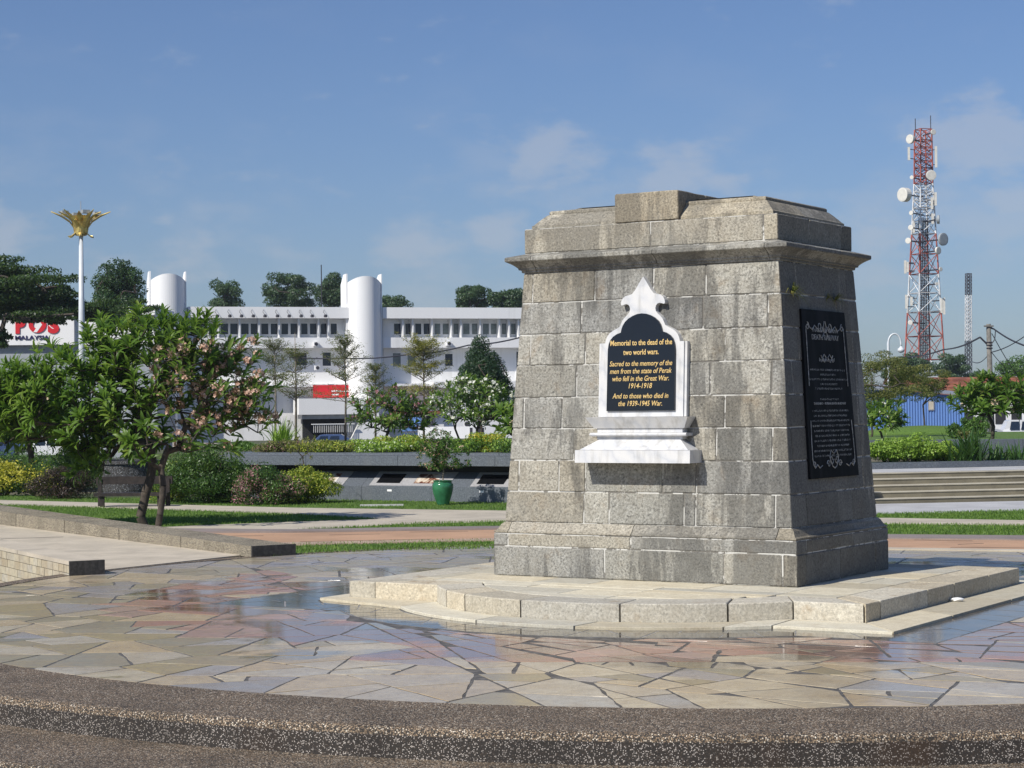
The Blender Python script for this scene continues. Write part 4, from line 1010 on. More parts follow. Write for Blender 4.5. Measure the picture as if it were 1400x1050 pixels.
# grass blades on the lawns, one mass
B = []
for p, z in lawns:
    xs0, xs1 = min(q[0] for q in p), max(q[0] for q in p); ys0, ys1 = min(q[1] for q in p), max(q[1] for q in p); n = int(abs(area(p))*900); n = min(n, 42000)
    tri = [(p[0], p[i], p[i+1]) for i in range(1, len(p)-1)]
    # even-odd point test
    X = rng.uniform(xs0, xs1, n*3); Y = rng.uniform(ys0, ys1, n*3); ins = np.zeros(len(X), bool)
    for i in range(len(p)):
        x0, y0 = p[i]; x1, y1 = p[(i+1) % len(p)]; c = ((y0 > Y) != (y1 > Y)); 
        with np.errstate(divide='ignore', invalid='ignore'): ins ^= c & (X < (x1-x0)*(Y-y0)/(y1-y0+1e-12)+x0)
    ins &= (np.abs(X) < Y*.275); X = X[ins][:n]; Y = Y[ins][:n]; m_ = len(X)
    if not m_: continue
    h = rng.uniform(.015,.042,m_); a = rng.uniform(0,6.28,m_); w = rng.uniform(.004,.008,m_); P = np.stack([X, Y, np.full(m_, z)], 1)
    S = np.stack([np.cos(a), np.sin(a), np.zeros(m_)], 1)*w[:, None]; T = P+np.stack([rng.normal(0,.012,m_), rng.normal(0,.012,m_), h], 1); B.append(np.stack([P-S, P+S, T], 1))
o = quads_obj('grass', np.concatenate(B), M['grassblade'], k=3); tag(o, 'short green turf grass on the lawns round the plaza', 'grass', kind='stuff')

# ------------------------------------------------------------------ ramp with its two low walls
A0, A1 = Vector((-3.005,22.892,0)), Vector((-9.6,32.9,0)); ad = (A1-A0).normalized(); an = Vector((-ad.y*-1, -ad.x, 0)); an = Vector((ad.y*-1, ad.x, 0)); an = an if an.x > 0 else -an
B0 = Vector((-4.563,20.516,0)); bd = Vector((-.485,.875,0)).normalized(); bn = Vector((.875,.485,0)); B1 = B0+bd*12
g = MB(); g.prism([tuple(p)[:2] for p in (B0+bn*.2+bd*.30, A0+ad*.30, A1+ad*3, B1+bn*.2)][::1] if area([tuple(p)[:2] for p in (B0+bn*.2, A0, A1, B1)]) > 0 else [tuple(p)[:2] for p in (B1+bn*.2, A1+ad*3, A0+ad*.30, B0+bn*.2+bd*.30)], -.3, .010); struct('ramp', g, M['ramp'])
g = MB(); a, b_ = at(0,737.5,.012), at(86,734,.012); g.prism([(a[0]-.3,a[1]),(b_[0],b_[1]),(b_[0],b_[1]+.03),(a[0]-.3,a[1]+.03)], .0, .0125); struct('ramp_joint', g, M['void'])
wa = thing('ramp_wall', 'long low pebble-dashed wall sloping down to a dark end block beside the lawn', 'wall', A0)
nseg = 6
for i in range(nseg):
    P0 = A0+ad*(.03+i*1.98); P1 = A0+ad*(.02+(i+1)*1.98-.012); h0 = .125+.115*(i/nseg); h1 = .125+.115*((i+1)/nseg); ww = .55*(1+.15*i/nseg)
    mb = MB(); mb.add([P0, P1, P1+an*ww, P0+an*ww, P0+Vector((0,0,h0)), P1+Vector((0,0,h1)), P1+an*ww+Vector((0,0,h1)), P0+an*ww+Vector((0,0,h0))], [(0,3,2,1),(4,5,6,7),(0,1,5,4),(1,2,6,5),(2,3,7,6),(3,0,4,7)])
    nx = sum((mb.v[i][0] for i in range(4)))/4
    part(wa, 'wall_section', mb, M['agg_pale'])
mb = MB(); P0 = A0; h0 = .128; mb.add([P0, P0+ad*.03, P0+ad*.03+an*.56, P0+an*.56]+[q+Vector((0,0,h0)) for q in (P0, P0+ad*.03, P0+ad*.03+an*.56, P0+an*.56)], [(0,3,2,1),(4,5,6,7),(0,1,5,4),(1,2,6,5),(2,3,7,6),(3,0,4,7)])
part(wa, 'end_face', mb, M['endblock'])
wb = thing('ramp_wall', 'short wall faced with small square stones ending in a dark block at the plaza edge', 'wall', B0)
mb = MB(); 
def wbox(mb, s0, s1, t0, t1, z0, z1, mi=0):
    P = [B0+bd*s+bn*t_ for s, t_ in ((s0,t0),(s1,t0),(s1,t1),(s0,t1))]; mb.add([p+Vector((0,0,z)) for z in (z0,z1) for p in P], [(0,3,2,1),(4,5,6,7),(0,1,5,4),(1,2,6,5),(2,3,7,6),(3,0,4,7)], mi)
wbox(mb, .03, 12, .01, .34, -.34, .11); part(wb, 'wall_core', mb, M['grout'])
for i in range(6): mb = MB(); wbox(mb, .03+i*2+(.0 if i else 0), .02+(i+1)*2-.01, -.012, .36, .11, .152); part(wb, 'coping', mb, M['ramp'])
mb = MB(); wbox(mb, -.0, .027, -.012, .36, -.1, .150); part(wb, 'end_block', mb, M['endblock'])
for r_ in range(5):
    s = .035-(r_ % 2)*.0; z1 = .106-r_*.088; first = True
    while s < 6:
        w = random.uniform(.10,.24)*(1.4 if s > 1.5 else 1)
        mb = MB(); wbox(mb, s, s+w-.008, -random.uniform(.001,.006), .02, z1-.082, z1); part(wb, 'facing_stone', mb, M['st_wall']); s += w
# ------------------------------------------------------------------ dark granite display wall with picture panels (left)
dl = at(450,683.3); dr = at(690,687.4); DW0 = Vector((dl[0], dl[1], 0)); DW1 = Vector((dr[0], dr[1], 0)); dd = (DW1-DW0).normalized(); dn = Vector((-dd.y, dd.x, 0))
dn = dn if dn.y > 0 else -dn
dw = thing('display_wall', 'blue-grey granite wall with a sloping row of picture panels under a dark recess', 'display wall', DW0)
def dpt(s, b_, z): return DW0+dd*s+dn*b_+Vector((0,0,z))
def dpro(mb, s0, s1, prof, mi=0):
    n = len(prof); V = [dpt(s0,b_,z) for b_,z in prof]+[dpt(s1,b_,z) for b_,z in prof]; mb.add(V, [tuple(range(n)), tuple(reversed(range(n,2*n)))]+[(i, n+i, n+(i+1)%n, (i+1)%n) for i in range(n)], mi)
s = -2.35
while s < 8:
    w = 1.55; mb = MB(); dpro(mb, s, s+w-.006, [(0,0),(0,.27),(.39,.53),(.39,0)]); part(dw, 'cladding_slab', mb, M['slateclad']); s += w
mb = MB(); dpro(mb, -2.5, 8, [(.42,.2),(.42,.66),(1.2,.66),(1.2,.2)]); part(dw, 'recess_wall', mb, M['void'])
s = -2.6
while s < 8:
    w = 2.1; mb = MB(); dpro(mb, s, s+w-.008, [(-.05,.655),(-.05,.835),(1.3,.835),(1.3,.655)]); part(dw, 'top_beam', mb, M['slateclad']); 
    mb = MB(); dpro(mb, s, s+w-.008, [(.10,.838),(.10,.885),(1.25,.885),(1.25,.838)]); part(dw, 'planter_rim', mb, M['slateclad']); s += w
def ssolve(px, b_, z):
    lo, hi = -6., 9.
    for _ in range(40):
        mid = (lo+hi)/2; p = dpt(mid, b_, z); v_ = p-Vector((0,0,ZC)); x = 700+F_PX*(v_.dot(R2)/v_.dot(_F))
        if x < px: lo = mid
        else: hi = mid
    return lo
def panel(s0, s1, b0, b1, lift, name, m):
    sl_ = (.53-.27)/.39; mb = MB(); nrm = Vector((0,0,1))*.39-dn*.26; nrm.normalize()
    P = [dpt(s0,b0,.27+b0*sl_), dpt(s1,b0,.27+b0*sl_), dpt(s1,b1,.27+b1*sl_), dpt(s0,b1,.27+b1*sl_)]
    mb.add([p+nrm*.001 for p in P]+[p+nrm*lift for p in P], [(4,5,6,7),(0,1,5,4),(1,2,6,5),(2,3,7,6),(3,0,4,7)]); return part(dw, name, mb, m)
for x0, x1 in ((405,468),(504,612),(642,760),(790,900)): panel(ssolve(x0,0,.27), ssolve(x1,0,.27), .012, .38, .008, 'picture_surround', M['plate'])
for x0, x1, k in ((420,458,'photo'),(514,546,'black'),(565,596,'photo'),(651,688,'black'),(700,735,'photo')): panel(ssolve(x0,.06,.30), ssolve(x1,.06,.30), .075, .315, .013, 'picture', M[k])
for x in (532.5, 658.5):
    s = ssolve(x,0,.2); mb = MB(); mb.add([dpt(s-.05,-.004,.175),dpt(s+.05,-.004,.175),dpt(s+.05,-.004,.212),dpt(s-.05,-.004,.212),dpt(s-.05,0,.175),dpt(s+.05,0,.175),dpt(s+.05,0,.212),dpt(s-.05,0,.212)], [(0,1,2,3),(4,0,3,7),(1,5,6,2),(3,2,6,7)]); part(dw, 'caption_plate', mb, M['white'])
# raised floor behind, and the return of the wall to the left with a paved top
g = MB(); q = [(-8.2,42.6),(-3.5,39.1),(3.2,35.4),(3.2,60),(-8.2,60)]; g.prism(q if area(q) > 0 else q[::-1], -.05, .82); struct('raised_bed', g, M['earth'])
cwl = thing('curved_bench_wall', 'curved blue-grey granite bench wall with a pale top left of the picture panels', 'wall', (at(300,650)[0], 41, 0))
P = [at(236,604,.80), at(300,606,.80), at(345,611,.80), at(362,618.5,.80), at(345,623,.80), at(300,617,.80), at(236,613,.80)]; P = P if area(P) > 0 else P[::-1]
mb = MB(); mb.prism(P, .78, .80); part(cwl, 'pale_top', mb, M['path']); mb = MB(); mb.prism(P, 0, .778); part(cwl, 'wall_face', mb, M['slateclad'])
# ------------------------------------------------------------------ steps on the right
st = thing('stone_steps', 'broad flight of five shallow stone steps right of the memorial', 'steps', (6.15, 33.9, 0))
SPL = [(1.0,33.25),(3.5,33.4),(6.15,33.85),(8.9,34.6),(12,35.7),(16,37.4)]
def nshift(pl, d):
    out = []
    for i, p in enumerate(pl):
        a = pl[max(i-1,0)]; b_ = pl[min(i+1,len(pl)-1)]; dx, dy = b_[0]-a[0], b_[1]-a[1]; l = math.hypot(dx,dy); out.append((p[0]-dy/l*d, p[1]+dx/l*d))
    return out
def band(root, name, d0, d1, z0, z1, m, pl=SPL):
    a = nshift(pl, d0); b_ = nshift(pl, d1); mb = MB()
    rings = [[(*a[i], z0), (*a[i], z1), (*b_[i], z1), (*b_[i], z0)] for i in range(len(pl))]; mb.loft(rings); return part(root, name, mb, m)
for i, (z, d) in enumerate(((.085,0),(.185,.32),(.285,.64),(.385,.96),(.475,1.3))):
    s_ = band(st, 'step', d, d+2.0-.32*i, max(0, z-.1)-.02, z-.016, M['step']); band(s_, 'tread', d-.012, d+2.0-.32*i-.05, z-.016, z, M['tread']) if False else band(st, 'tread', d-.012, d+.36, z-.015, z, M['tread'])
band(st, 'landing', 1.5, 3.6, .3, .487, M['path_white'])
bw_ = thing('granite_band', 'low dark blue-grey granite kerb wall above the stone steps', 'wall', (7, 37, 0)); band(bw_, 'kerb_block', 3.0, 3.35, .3, .60, M['slateclad'])
g = MB(); rings = None
pb = struct('planting_bed', (lambda mb: (mb.loft([[(*a, .3), (*a, .57), (*b_, .57), (*b_, .3)] for a, b_ in zip(nshift(SPL,3.36), nshift(SPL,9))]), mb)[1])(MB()), M['earth'])
rw = thing('granite_retaining_wall', 'long level grey granite retaining wall behind the shrubs on the right', 'wall', (10, 46, 0))
for i in range(9):
    x0 = 5+i*1.7; mb = MB(); mb.box((x0, 46, .3), (x0+1.69, 46.4, atY(1300,601.3,46).z)); part(rw, 'wall_panel', mb, M['slateclad'])
g = MB(); g.prism([(4,46.4),(30,46.4),(30,64),(4,64)], -.2, .80); struct('upper_lawn', g, M['turf'])
# grassy mound
mb = MB(); c = atY(1245, 600, 62); rad = 1.75
for k in range(1): mb.lathe([(2.1,0),(1.9,.10),(1.5,.19),(.9,.26),(.02,.29)], (0,0,0), 28)
mb.xform(lambda p: Vector((c.x+p.x, 60+p.y*.5, .78+p.z))); tag(link('grass_mound', mesh_of(mb,'grass_mound',M['turf'],True)), kind='structure')

# ------------------------------------------------------------------ shrubs and hedges
def shrub(name, label, cat, px, ybase, z, w, h, dpt_=None, m='lf_green', n=5000, ls=.05, nb=26, extra=None, Y=None, group=None, seed_=1, asp=.5, blobs=(.24,.40), stems=True):
    """shrub standing at picture column px; w,h in metres"""
    global rng; rng = np.random.default_rng(seed_+100); random.seed(seed_)
    if Y is None: X, Y = at(px, ybase, z)
    else: X = atY(px, 600, Y).x
    d_ = dpt_ or w*.7; t_ = thing(name, label, cat, (X, Y, z), 0, group); c = (X, Y, z+h*.48)
    V = blobcrown(c, (w/2*1.12, d_/2*1.1, h*.56), int(nb*1.2), int(n*1.35), ls, blobs, 1.0, .3, asp=asp); V = V[V[:,:,2].min(1) > z-.0]
    mats = [M[m]]; mi = None
    if extra:
        mats.append(M[extra[0]]); C_ = V.mean(1); mi = np.zeros(len(V), int)
        sel = rng.random(len(V)) < extra[1]
        cl = np.sin(C_[:,0]*5.1+seed_)+np.sin(C_[:,2]*7+C_[:,0]*3)+np.sin(C_[:,1]*6); sel &= cl > extra[2]
        mi[sel] = 1
    kind(quads_obj('foliage', V, mats, mi, t_, (X, Y, z)))
    if stems:
        mb = MB()
        for k in range(6):
            a = rng.uniform(0,6.28); rr = rng.uniform(.15,.35); mb.tube([(X+.05*math.cos(a), Y+.05*math.sin(a), z), (X+w*rr*math.cos(a)*.5, Y+d_*rr*math.sin(a)*.5, z+h*.4), (X+w*rr*math.cos(a), Y+d_*rr*math.sin(a), z+h*.75)], [.02,.014,.006], 5)
        part(t_, 'stems', mb, M['bark'])
    return t_
shrub('golden_hedge', 'yellow-leaved clipped hedge left of the dark purple bush', 'hedge', 5, 678, 0, 2.4, .75, 1.0, 'lf_gold', 9000, .055, 60, ('lf_bush', .75, -.3), seed_=2)
shrub('purple_bush', 'rounded dark purple-brown bush behind the bench', 'bush', 82, 682, 0, 1.25, .66, .9, 'lf_purple', 9000, .035, 40, seed_=3)
shrub('green_mound_shrub', 'bright green mounded shrub above the purple bush', 'shrub', 100, 640, .0, 1.3, .95, 1.0, 'lf_green', 6000, .05, 34, Y=44.5, seed_=4)
shrub('clipped_green_hedge', 'long low dark green hedge in front of the parked cars', 'hedge', 20, 640, .0, 5.5, .82, 1.2, 'lf_green', 12000, .05, 90, Y=48, seed_=5)
shrub('dense_green_bush', 'large rounded dark green bush right of the forked frangipani trunk', 'bush', 284, 688, 0, 2.05, 1.0, 1.2, 'lf_bush', 23000, .042, 48, seed_=6)
shrub('lime_bush', 'small yellow-green bush showing behind the forked trunk', 'bush', 232, 686, 0, .95, .85, .8, 'lf_yg', 5000, .045, 22, ('lf_bush', .4, .2), seed_=7)
shrub('bougainvillea_bush', 'bush with mauve pink bracts between the dark green bush and the yellow one', 'bush', 362, 690, 0, 1.25, .68, .9, 'lf_bush', 11000, .04, 30, ('fl_pink', .38, -.4), seed_=8)
shrub('yellow_green_bush', 'glowing yellow-green rounded bush at the right end of the row of bushes', 'bush', 412, 688, 0, 1.38, .68, .9, 'lf_yg', 14000, .042, 34, ('lf_bush', .35, .9), seed_=9)
# planting on top of the display wall
def onwall(px, b_): s = ssolve(px, b_, .9); p = dpt(s, b_, .86); return p
def hedge(px, w, h, m, label, name, extra, sd_, b_=.75, n=5500, ls=.045, zoff=0):
    p = onwall(px, b_); t_ = thing(name, label, 'shrub', p); global rng; rng = np.random.default_rng(sd_); random.seed(sd_)
    V = blobcrown((0,0,h*.45), (w/2, .55, h*.55), 46, n, ls, (.2,.34), 1.1, .3); V = V[V[:,:,2].min(1) > 0]
    ca, sa = dd.x, dd.y; V = np.stack([V[...,0]*ca-V[...,1]*sa+p.x, V[...,0]*sa+V[...,1]*ca+p.y, V[...,2]+p.z], -1)
    mi = None; mats = [M[m]]
    if extra: mats.append(M[extra[0]]); mi = (rng.random(len(V)) < extra[1]).astype(int)
    kind(quads_obj('foliage', V, mats, mi, t_, tuple(p)))
hedge(382, 1.2, .26, 'lf_olive', 'low shrub with rusty pink tips at the left end of the raised bed', 'low_shrub', ('fl_pink',.16), 21)
hedge(445, 1.7, .27, 'lf_yg', 'low olive yellow hedge in the raised bed beside the pink shrub', 'low_hedge', ('lf_olive',.4), 22, n=7500)
hedge(520, 1.5, .30, 'lf_lime', 'low bright green shrub dotted with white flowers in the raised bed', 'flowering_shrub', ('fl_white',.06), 23, n=7000)
hedge(555, 1.6, .38, 'lf_yg', 'yellow-green shrub standing behind the white-flowered one in the raised bed', 'low_shrub', ('lf_lime',.3), 24, 1.3, n=6500)
hedge(628, 1.3, .30, 'lf_lime', 'fresh green shrub behind the potted plant in the raised bed', 'low_shrub', ('lf_green',.4), 25, n=6000)
hedge(668, 1.0, .42, 'lf_gold', 'golden yellow shrub in the raised bed close to the memorial', 'golden_shrub', ('lf_lime',.45), 26, 1.1, n=5000)
hedge(715, 1.5, .34, 'lf_green', 'dark green shrub partly hidden behind the left side of the memorial', 'low_shrub', ('lf_lime',.3), 27, n=5000)
hedge(330, 1.2, .22, 'lf_green', 'small green shrub at the far left of the raised bed', 'low_shrub', None, 28, 1.6, n=3000)
# right bed
def rshrub(name, label, cat, px, Y, w, h, m, n, ls, sd_, extra=None, z=.57, asp=.5): return shrub(name, label, cat, px, 0, z, w, h, .9, m, n, ls, 30, extra, Y, None, sd_, asp, (.22,.38))
rshrub('lime_shrub', 'lime green shrub in the bed right beside the memorial shaft', 'shrub', 1212, 38.6, 1.0, .46, 'lf_lime', 5200, .05, 31)
rshrub('lime_shrub', 'taller lime green shrub with upright shoots in the middle of the right bed', 'shrub', 1255, 38.8, .9, .52, 'lf_lime', 5200, .05, 32)
rshrub('lime_shrub', 'lime green shrub touching the spiky strap-leaved plant', 'shrub', 1288, 39.0, .7, .38, 'lf_lime', 3800, .05, 33)
def spiky(name, label, px, Y, z, n, Lg, sd_, w=.022, m='lf_spike', spread=.6, group=None, lean=.9):
    global rng; rng = np.random.default_rng(sd_); random.seed(sd_); X = atY(px, 600, Y).x; t_ = thing(name, label, 'plant', (X,Y,z), 0, group); mb = MB(); nm = min(n, 120)
    for k in range(n):
        a = rng.uniform(0,6.28); b_ = Vector((rng.normal(0,spread*.25), rng.normal(0,.12), 0)); ln = Lg*rng.uniform(.6,1.1); le = rng.uniform(.05,lean); d = Vector((math.cos(a)*le, math.sin(a)*le, 1)).normalized(); s_ = Vector((-math.sin(a), math.cos(a), 0))
        P = []; 
        for i in range(5):
            f = i/4; p = b_+d*ln*f+Vector((math.cos(a),math.sin(a),0))*ln*.22*le*f*f-Vector((0,0,ln*.30*le*f*f)); ww = w*(1-f**2.2)*.5+.001; P += [p-s_*ww, p+s_*ww]
        one = MB(); one.add(P, [(2*i,2*i+1,2*i+3,2*i+2) for i in range(4)])
        if k < nm: lpart(t_, 'strap_leaf', one, M[m], True)
        else: mb.add(one.v, one.f)
    if mb.v: kind(lpart(t_, 'inner_leaves', mb, M[m]))
    return t_
spiky('crinum_lily', 'big clump of dark green strap leaves right of the lime shrubs', 1325, 38.2, .57, 120, .80, 41, .045, spread=.5)
spiky('crinum_lily', 'lower clump of strap leaves at the right edge of the bed', 1372, 38.4, .57, 100, .46, 42, .035, spread=.9)
spiky('crinum_lily', 'strap-leaved clump cut by the right edge of the picture', 1415, 38.4, .57, 80, .32, 43, .035, spread=.6)
spiky('yucca_plant', 'spiky upright yellow-green plant at the left of the raised bed', 384, 43.5, .82, 110, .78, 44, .035, 'lf_lime', .35, lean=.7)
spiky('yucca_plant', 'small pale rosette of pointed leaves beside the bare young tree', 418, 43, .82, 40, .32, 45, .03, 'lf_amber', .2)

# ------------------------------------------------------------------ jar with plant, bench, round planter, stones
jx, jy = at(605.5, 690.5)
jar = thing('glazed_jar', 'green glazed ceramic jar planted with a leggy shrub before the display wall', 'pot', (jx, jy, 0))
mb = MB(); mb.lathe([(.10,0),(.108,.02),(.135,.10),(.172,.22),(.188,.31),(.185,.36),(.165,.395),(.155,.402),(.160,.415),(.172,.425),(.172,.435),(.150,.437),(.145,.40),(.02,.39)], (jx,jy,0), 28); part(jar, 'jar_body', mb, M['jar'], True)
mb = MB(); mb.lathe([(.143,.37),(.143,.398),(.01,.405)], (jx,jy,0), 18); part(jar, 'soil', mb, M['earth'])
pp = thing('potted_shrub', 'leggy green shrub with reddish tips growing in the green jar', 'plant', (jx, jy, .40)); rng = np.random.default_rng(51)
tips = [np.array([jx,jy,.40])+np.array([rng.normal(0,.17)-.0, rng.normal(0,.13), rng.uniform(.26,.88)]) for _ in range(80)]
part(pp, 'stems', wood(grow([(jx,jy,.38),(jx+.01,jy,.41)], tips, .09, .0045, .4, .016)), M['bark_pale'])
V = np.concatenate([blobcrown(p, (.10,.10,.085), 3, 66, .040, (.3,.6), 1, .6) for p in tips]); kind(quads_obj('foliage', V, [M['lf_green'], M['fl_rust']], (rng.random(len(V)) < .13).astype(int), pp, (jx,jy,.40)))

bx, by = at(132, 694)
bench = thing('park_bench', 'dark timber park bench behind the forked frangipani trunk', 'bench', (bx, by, 0))
for dx in (0, .10, 1.12, 1.22):
    mb = MB(); h_ = .50 if dx in (0, 1.22) else .24; mb.box((bx+dx-.035, by-.02+(.30 if dx in (0,1.22) else 0), 0), (bx+dx+.035, by+.06+(.30 if dx in (0,1.22) else 0), h_)); part(bench, 'leg', mb, M['wood'])
mb = MB(); mb.box((bx-.04, by-.06, .20), (bx+1.26, by+.10, .255)); part(bench, 'seat_slat', mb, M['wood']); mb = MB(); mb.box((bx-.04, by+.115, .20), (bx+1.26, by+.28, .255)); part(bench, 'seat_slat', mb, M['wood'])
mb = MB(); mb.box((bx-.07, by+.30, .40), (bx+1.30, by+.36, .54)); part(bench, 'backrest', mb, M['wood'])
g = MB(); g.box((bx-.1, by-.25, 0), (bx+1.45, by-.15, .006)); 
pc = thing('round_planter', 'round dark terrazzo planter half hidden behind the bench', 'planter', (*at(170,676,0), 0)); c = at(170,676,0)
mb = MB(); mb.lathe([(.60,0),(.62,.1),(.64,.62),(.68,.63),(.68,.70),(.56,.70),(.56,.6),(.05,.58)], (c[0],c[1]+.4,0), 36); part(pc, 'planter_wall', mb, M['planterdark'], False)
gj = at(141,662,0); j2 = thing('green_urn', 'small green glazed urn left of the round dark planter', 'pot', (*at(141,672,0),0)); c = at(141,672,0)
mb = MB(); mb.lathe([(.06,0),(.09,.08),(.135,.2),(.14,.28),(.12,.34),(.10,.36),(.11,.38),(.02,.38)], (c[0],c[1],0), 20); part(j2, 'urn_body', mb, M['jar'], True)
for (x, y, r_, lb) in ((49,677,.13,'mossy tan boulder at the foot of the purple bush'),(55,679,.08,'small pale stone beside the mossy boulder')):
    c = at(x,y); mb = MB(); random.seed(int(x)); mb.lathe([(.5*r_,0),(r_,.25*r_),(1.0*r_,.9*r_),(.7*r_,1.5*r_),(.05*r_,1.75*r_)], (0,0,0), 10); mb.v = [(a*(1+random.uniform(-.12,.12)), b_*(1+random.uniform(-.12,.12)), z_) for a,b_,z_ in mb.v]
    tag(link('boulder', mesh_of(mb,'boulder',M['rock'],True), None, (*c,0)), lb, 'rock')
mb = MB(); mb.tube([(.07*math.cos(a)*1.3, .02*math.sin(a), .07*math.sin(a)+.0) for a in [2*math.pi*k/20 for k in range(21)]], .008, 5)
# litter on the apron
c = at(1309, 821, .03); mb = MB(); rings = []
random.seed(3)
for z_, r_ in ((0,.018),(.008,.034),(.02,.038),(.03,.024),(.034,.004)): rings.append([(r_*1.5*math.cos(a)*random.uniform(.8,1.2), r_*math.sin(a)*random.uniform(.8,1.2), z_) for a in [2*math.pi*k/12 for k in range(12)]])
mb.loft(rings); tag(link('crumpled_tissue', mesh_of(mb,'crumpled_tissue',M['white'],False), None, (*c,.022)), 'small crumpled white tissue on the pale apron stones', 'litter')

# weeds on the shaded face
def weed(y, z, n, Lg, label, sd_):
    global rng; rng = np.random.default_rng(sd_); mb = MB(); P = SP(y, z); wp = MC+MX*P.x+MY*P.y+Vector((0,0,P.z))
    for k in range(n):
        d = MX*rng.uniform(.3,1)+MY*rng.normal(0,.7)+Vector((0,0,rng.uniform(-.2,1.2))); d.normalize(); l = Lg*rng.uniform(.5,1.1); s_ = d.cross(Vector((0,0,1))).normalized()*.003
        p1 = d*l*.5; p2 = d*l+Vector((0,0,-l*.45)); mb.add([-s_, s_, p1+s_, p1-s_, p2], [(0,1,2,3),(3,2,4)])
    tag(link('wild_grass_tuft', mesh_of(mb,'wild_grass_tuft',M['lf_olive']), None, wp), label, 'weed')
weed(-.62, 2.47, 55, .22, 'larger tuft of wild grass rooted in a joint under the cornice on the shaded face', 61)
weed(.33, 2.45, 40, .17, 'smaller tuft of wild grass near the right edge of the shaded face', 62)
weed(.16, 2.46, 25, .12, 'thin wisp of wild grass just left of the right-hand tuft on the shaded face', 63)

# ------------------------------------------------------------------ frangipanis
def X_(px, Y): return atY(px, 560, Y).x
t1 = [(-5.43,29.35,-.02),(-5.50,29.35,.14),(-5.46,29.36,.30),(-5.42,29.38,.50),(-5.36,29.42,.70),(-5.33,29.45,.92),(-5.36,29.45,1.15)]
t2 = [(-5.19,29.05,-.02),(-5.16,29.06,.18),(-5.13,29.10,.40),(-5.12,29.12,.60),(-5.16,29.18,.85),(-5.08,29.20,1.10)]
frangipani('frangipani_tree', 'broad frangipani with two forked grey trunks and fading pink flowers on the left lawn', [t1, t2], (-5.34,29.55,1.93), (1.98,1.5,1.27), 860, 71, 12, 300, .82,
           ('fl_rust', 200), None, lambda p: p[0] > -5.2 and p[2] < 2.7 and random.random() < .78, .038, .38, .35, domes=[((px-700)/92.2, 1.662+(565-py)/92.2, (rx/92.2, rz/92.2), wt) for px, py, rx, rz, wt in
           ((215,500,108,78,3.2),(98,548,114,82,3.4),(308,535,78,78,2.2),(15,550,74,66,2.0),(215,590,135,52,1.8),(128,618,40,38,.6),(345,560,40,45,.5),(250,470,60,45,.6),(160,470,50,40,.5))])
frangipani('frangipani_tree', 'leafy frangipani reaching in at the left edge of the picture behind the broad one', [[(X_(46,43),43,0),(X_(44,43),43,.6),(X_(38,43),43,1.2)]], (X_(18,43),43,1.75), (1.6,1.3,.95), 210, 72, 11, 60, 1.15, ('fl_cream', 12), None, None, .03, .5, .3)
frangipani('frangipani_tree', 'spreading frangipani with pink flowers before the white building', [[(X_(527,52),52,.8),(X_(528,52),52,1.0),(X_(530,52),52,1.12)]], (X_(536,52),52,1.62), (1.25,1.0,.62), 150, 73, 9, 0, .8, ('fl_pink', 70), None, None, .035, .5, .2)
frangipani('frangipani_tree', 'rounded frangipani covered in white flowers beside the left edge of the memorial', [[(X_(650,50),50,.8),(X_(651,50),50,1.0),(X_(652,50),50,1.2)],[(X_(630,50.3),50.3,.8),(X_(626,50.3),50.3,1.0),(X_(622,50),50,1.2)]], (X_(645,50),50,1.78), (1.18,1.0,.72), 190, 74, 9, 0, .72, ('fl_white', 130), None, None, .035, .5, .2)
frangipani('frangipani_tree', 'bright green frangipani just showing past the left edge of the memorial', [[(X_(712,41),41,.8),(X_(710,41),41,.95),(X_(708,41),41,1.08)]], (X_(714,41),41,1.45), (.55,.5,.45), 50, 75, 10, 30, .95, ('fl_cream', 8), None, None, .04, .4, .2, matl='lf_frangi')
frangipani('frangipani_tree', 'frangipani with cream flowers in front of the rusty roof at the right edge', [[(X_(1356,47.5),47.5,.8),(X_(1357,47.5),47.5,1.0),(X_(1358,47.5),47.5,1.16)]], (X_(1361,47.5),47.5,1.78), (1.05,.9,.56), 150, 76, 11, 60, .98, ('fl_cream', 14), None, None, .045, .4, .2)
frangipani('frangipani_tree', 'small dark green frangipani before the blue shed next to the memorial', [[(X_(1207,50),50,.8),(X_(1205,50),50,.92),(X_(1204,50),50,1.0)]], (X_(1208,50),50,1.38), (.62,.6,.40), 80, 77, 9, 0, .75, ('fl_white', 8), None, None, .035, .4, .2)

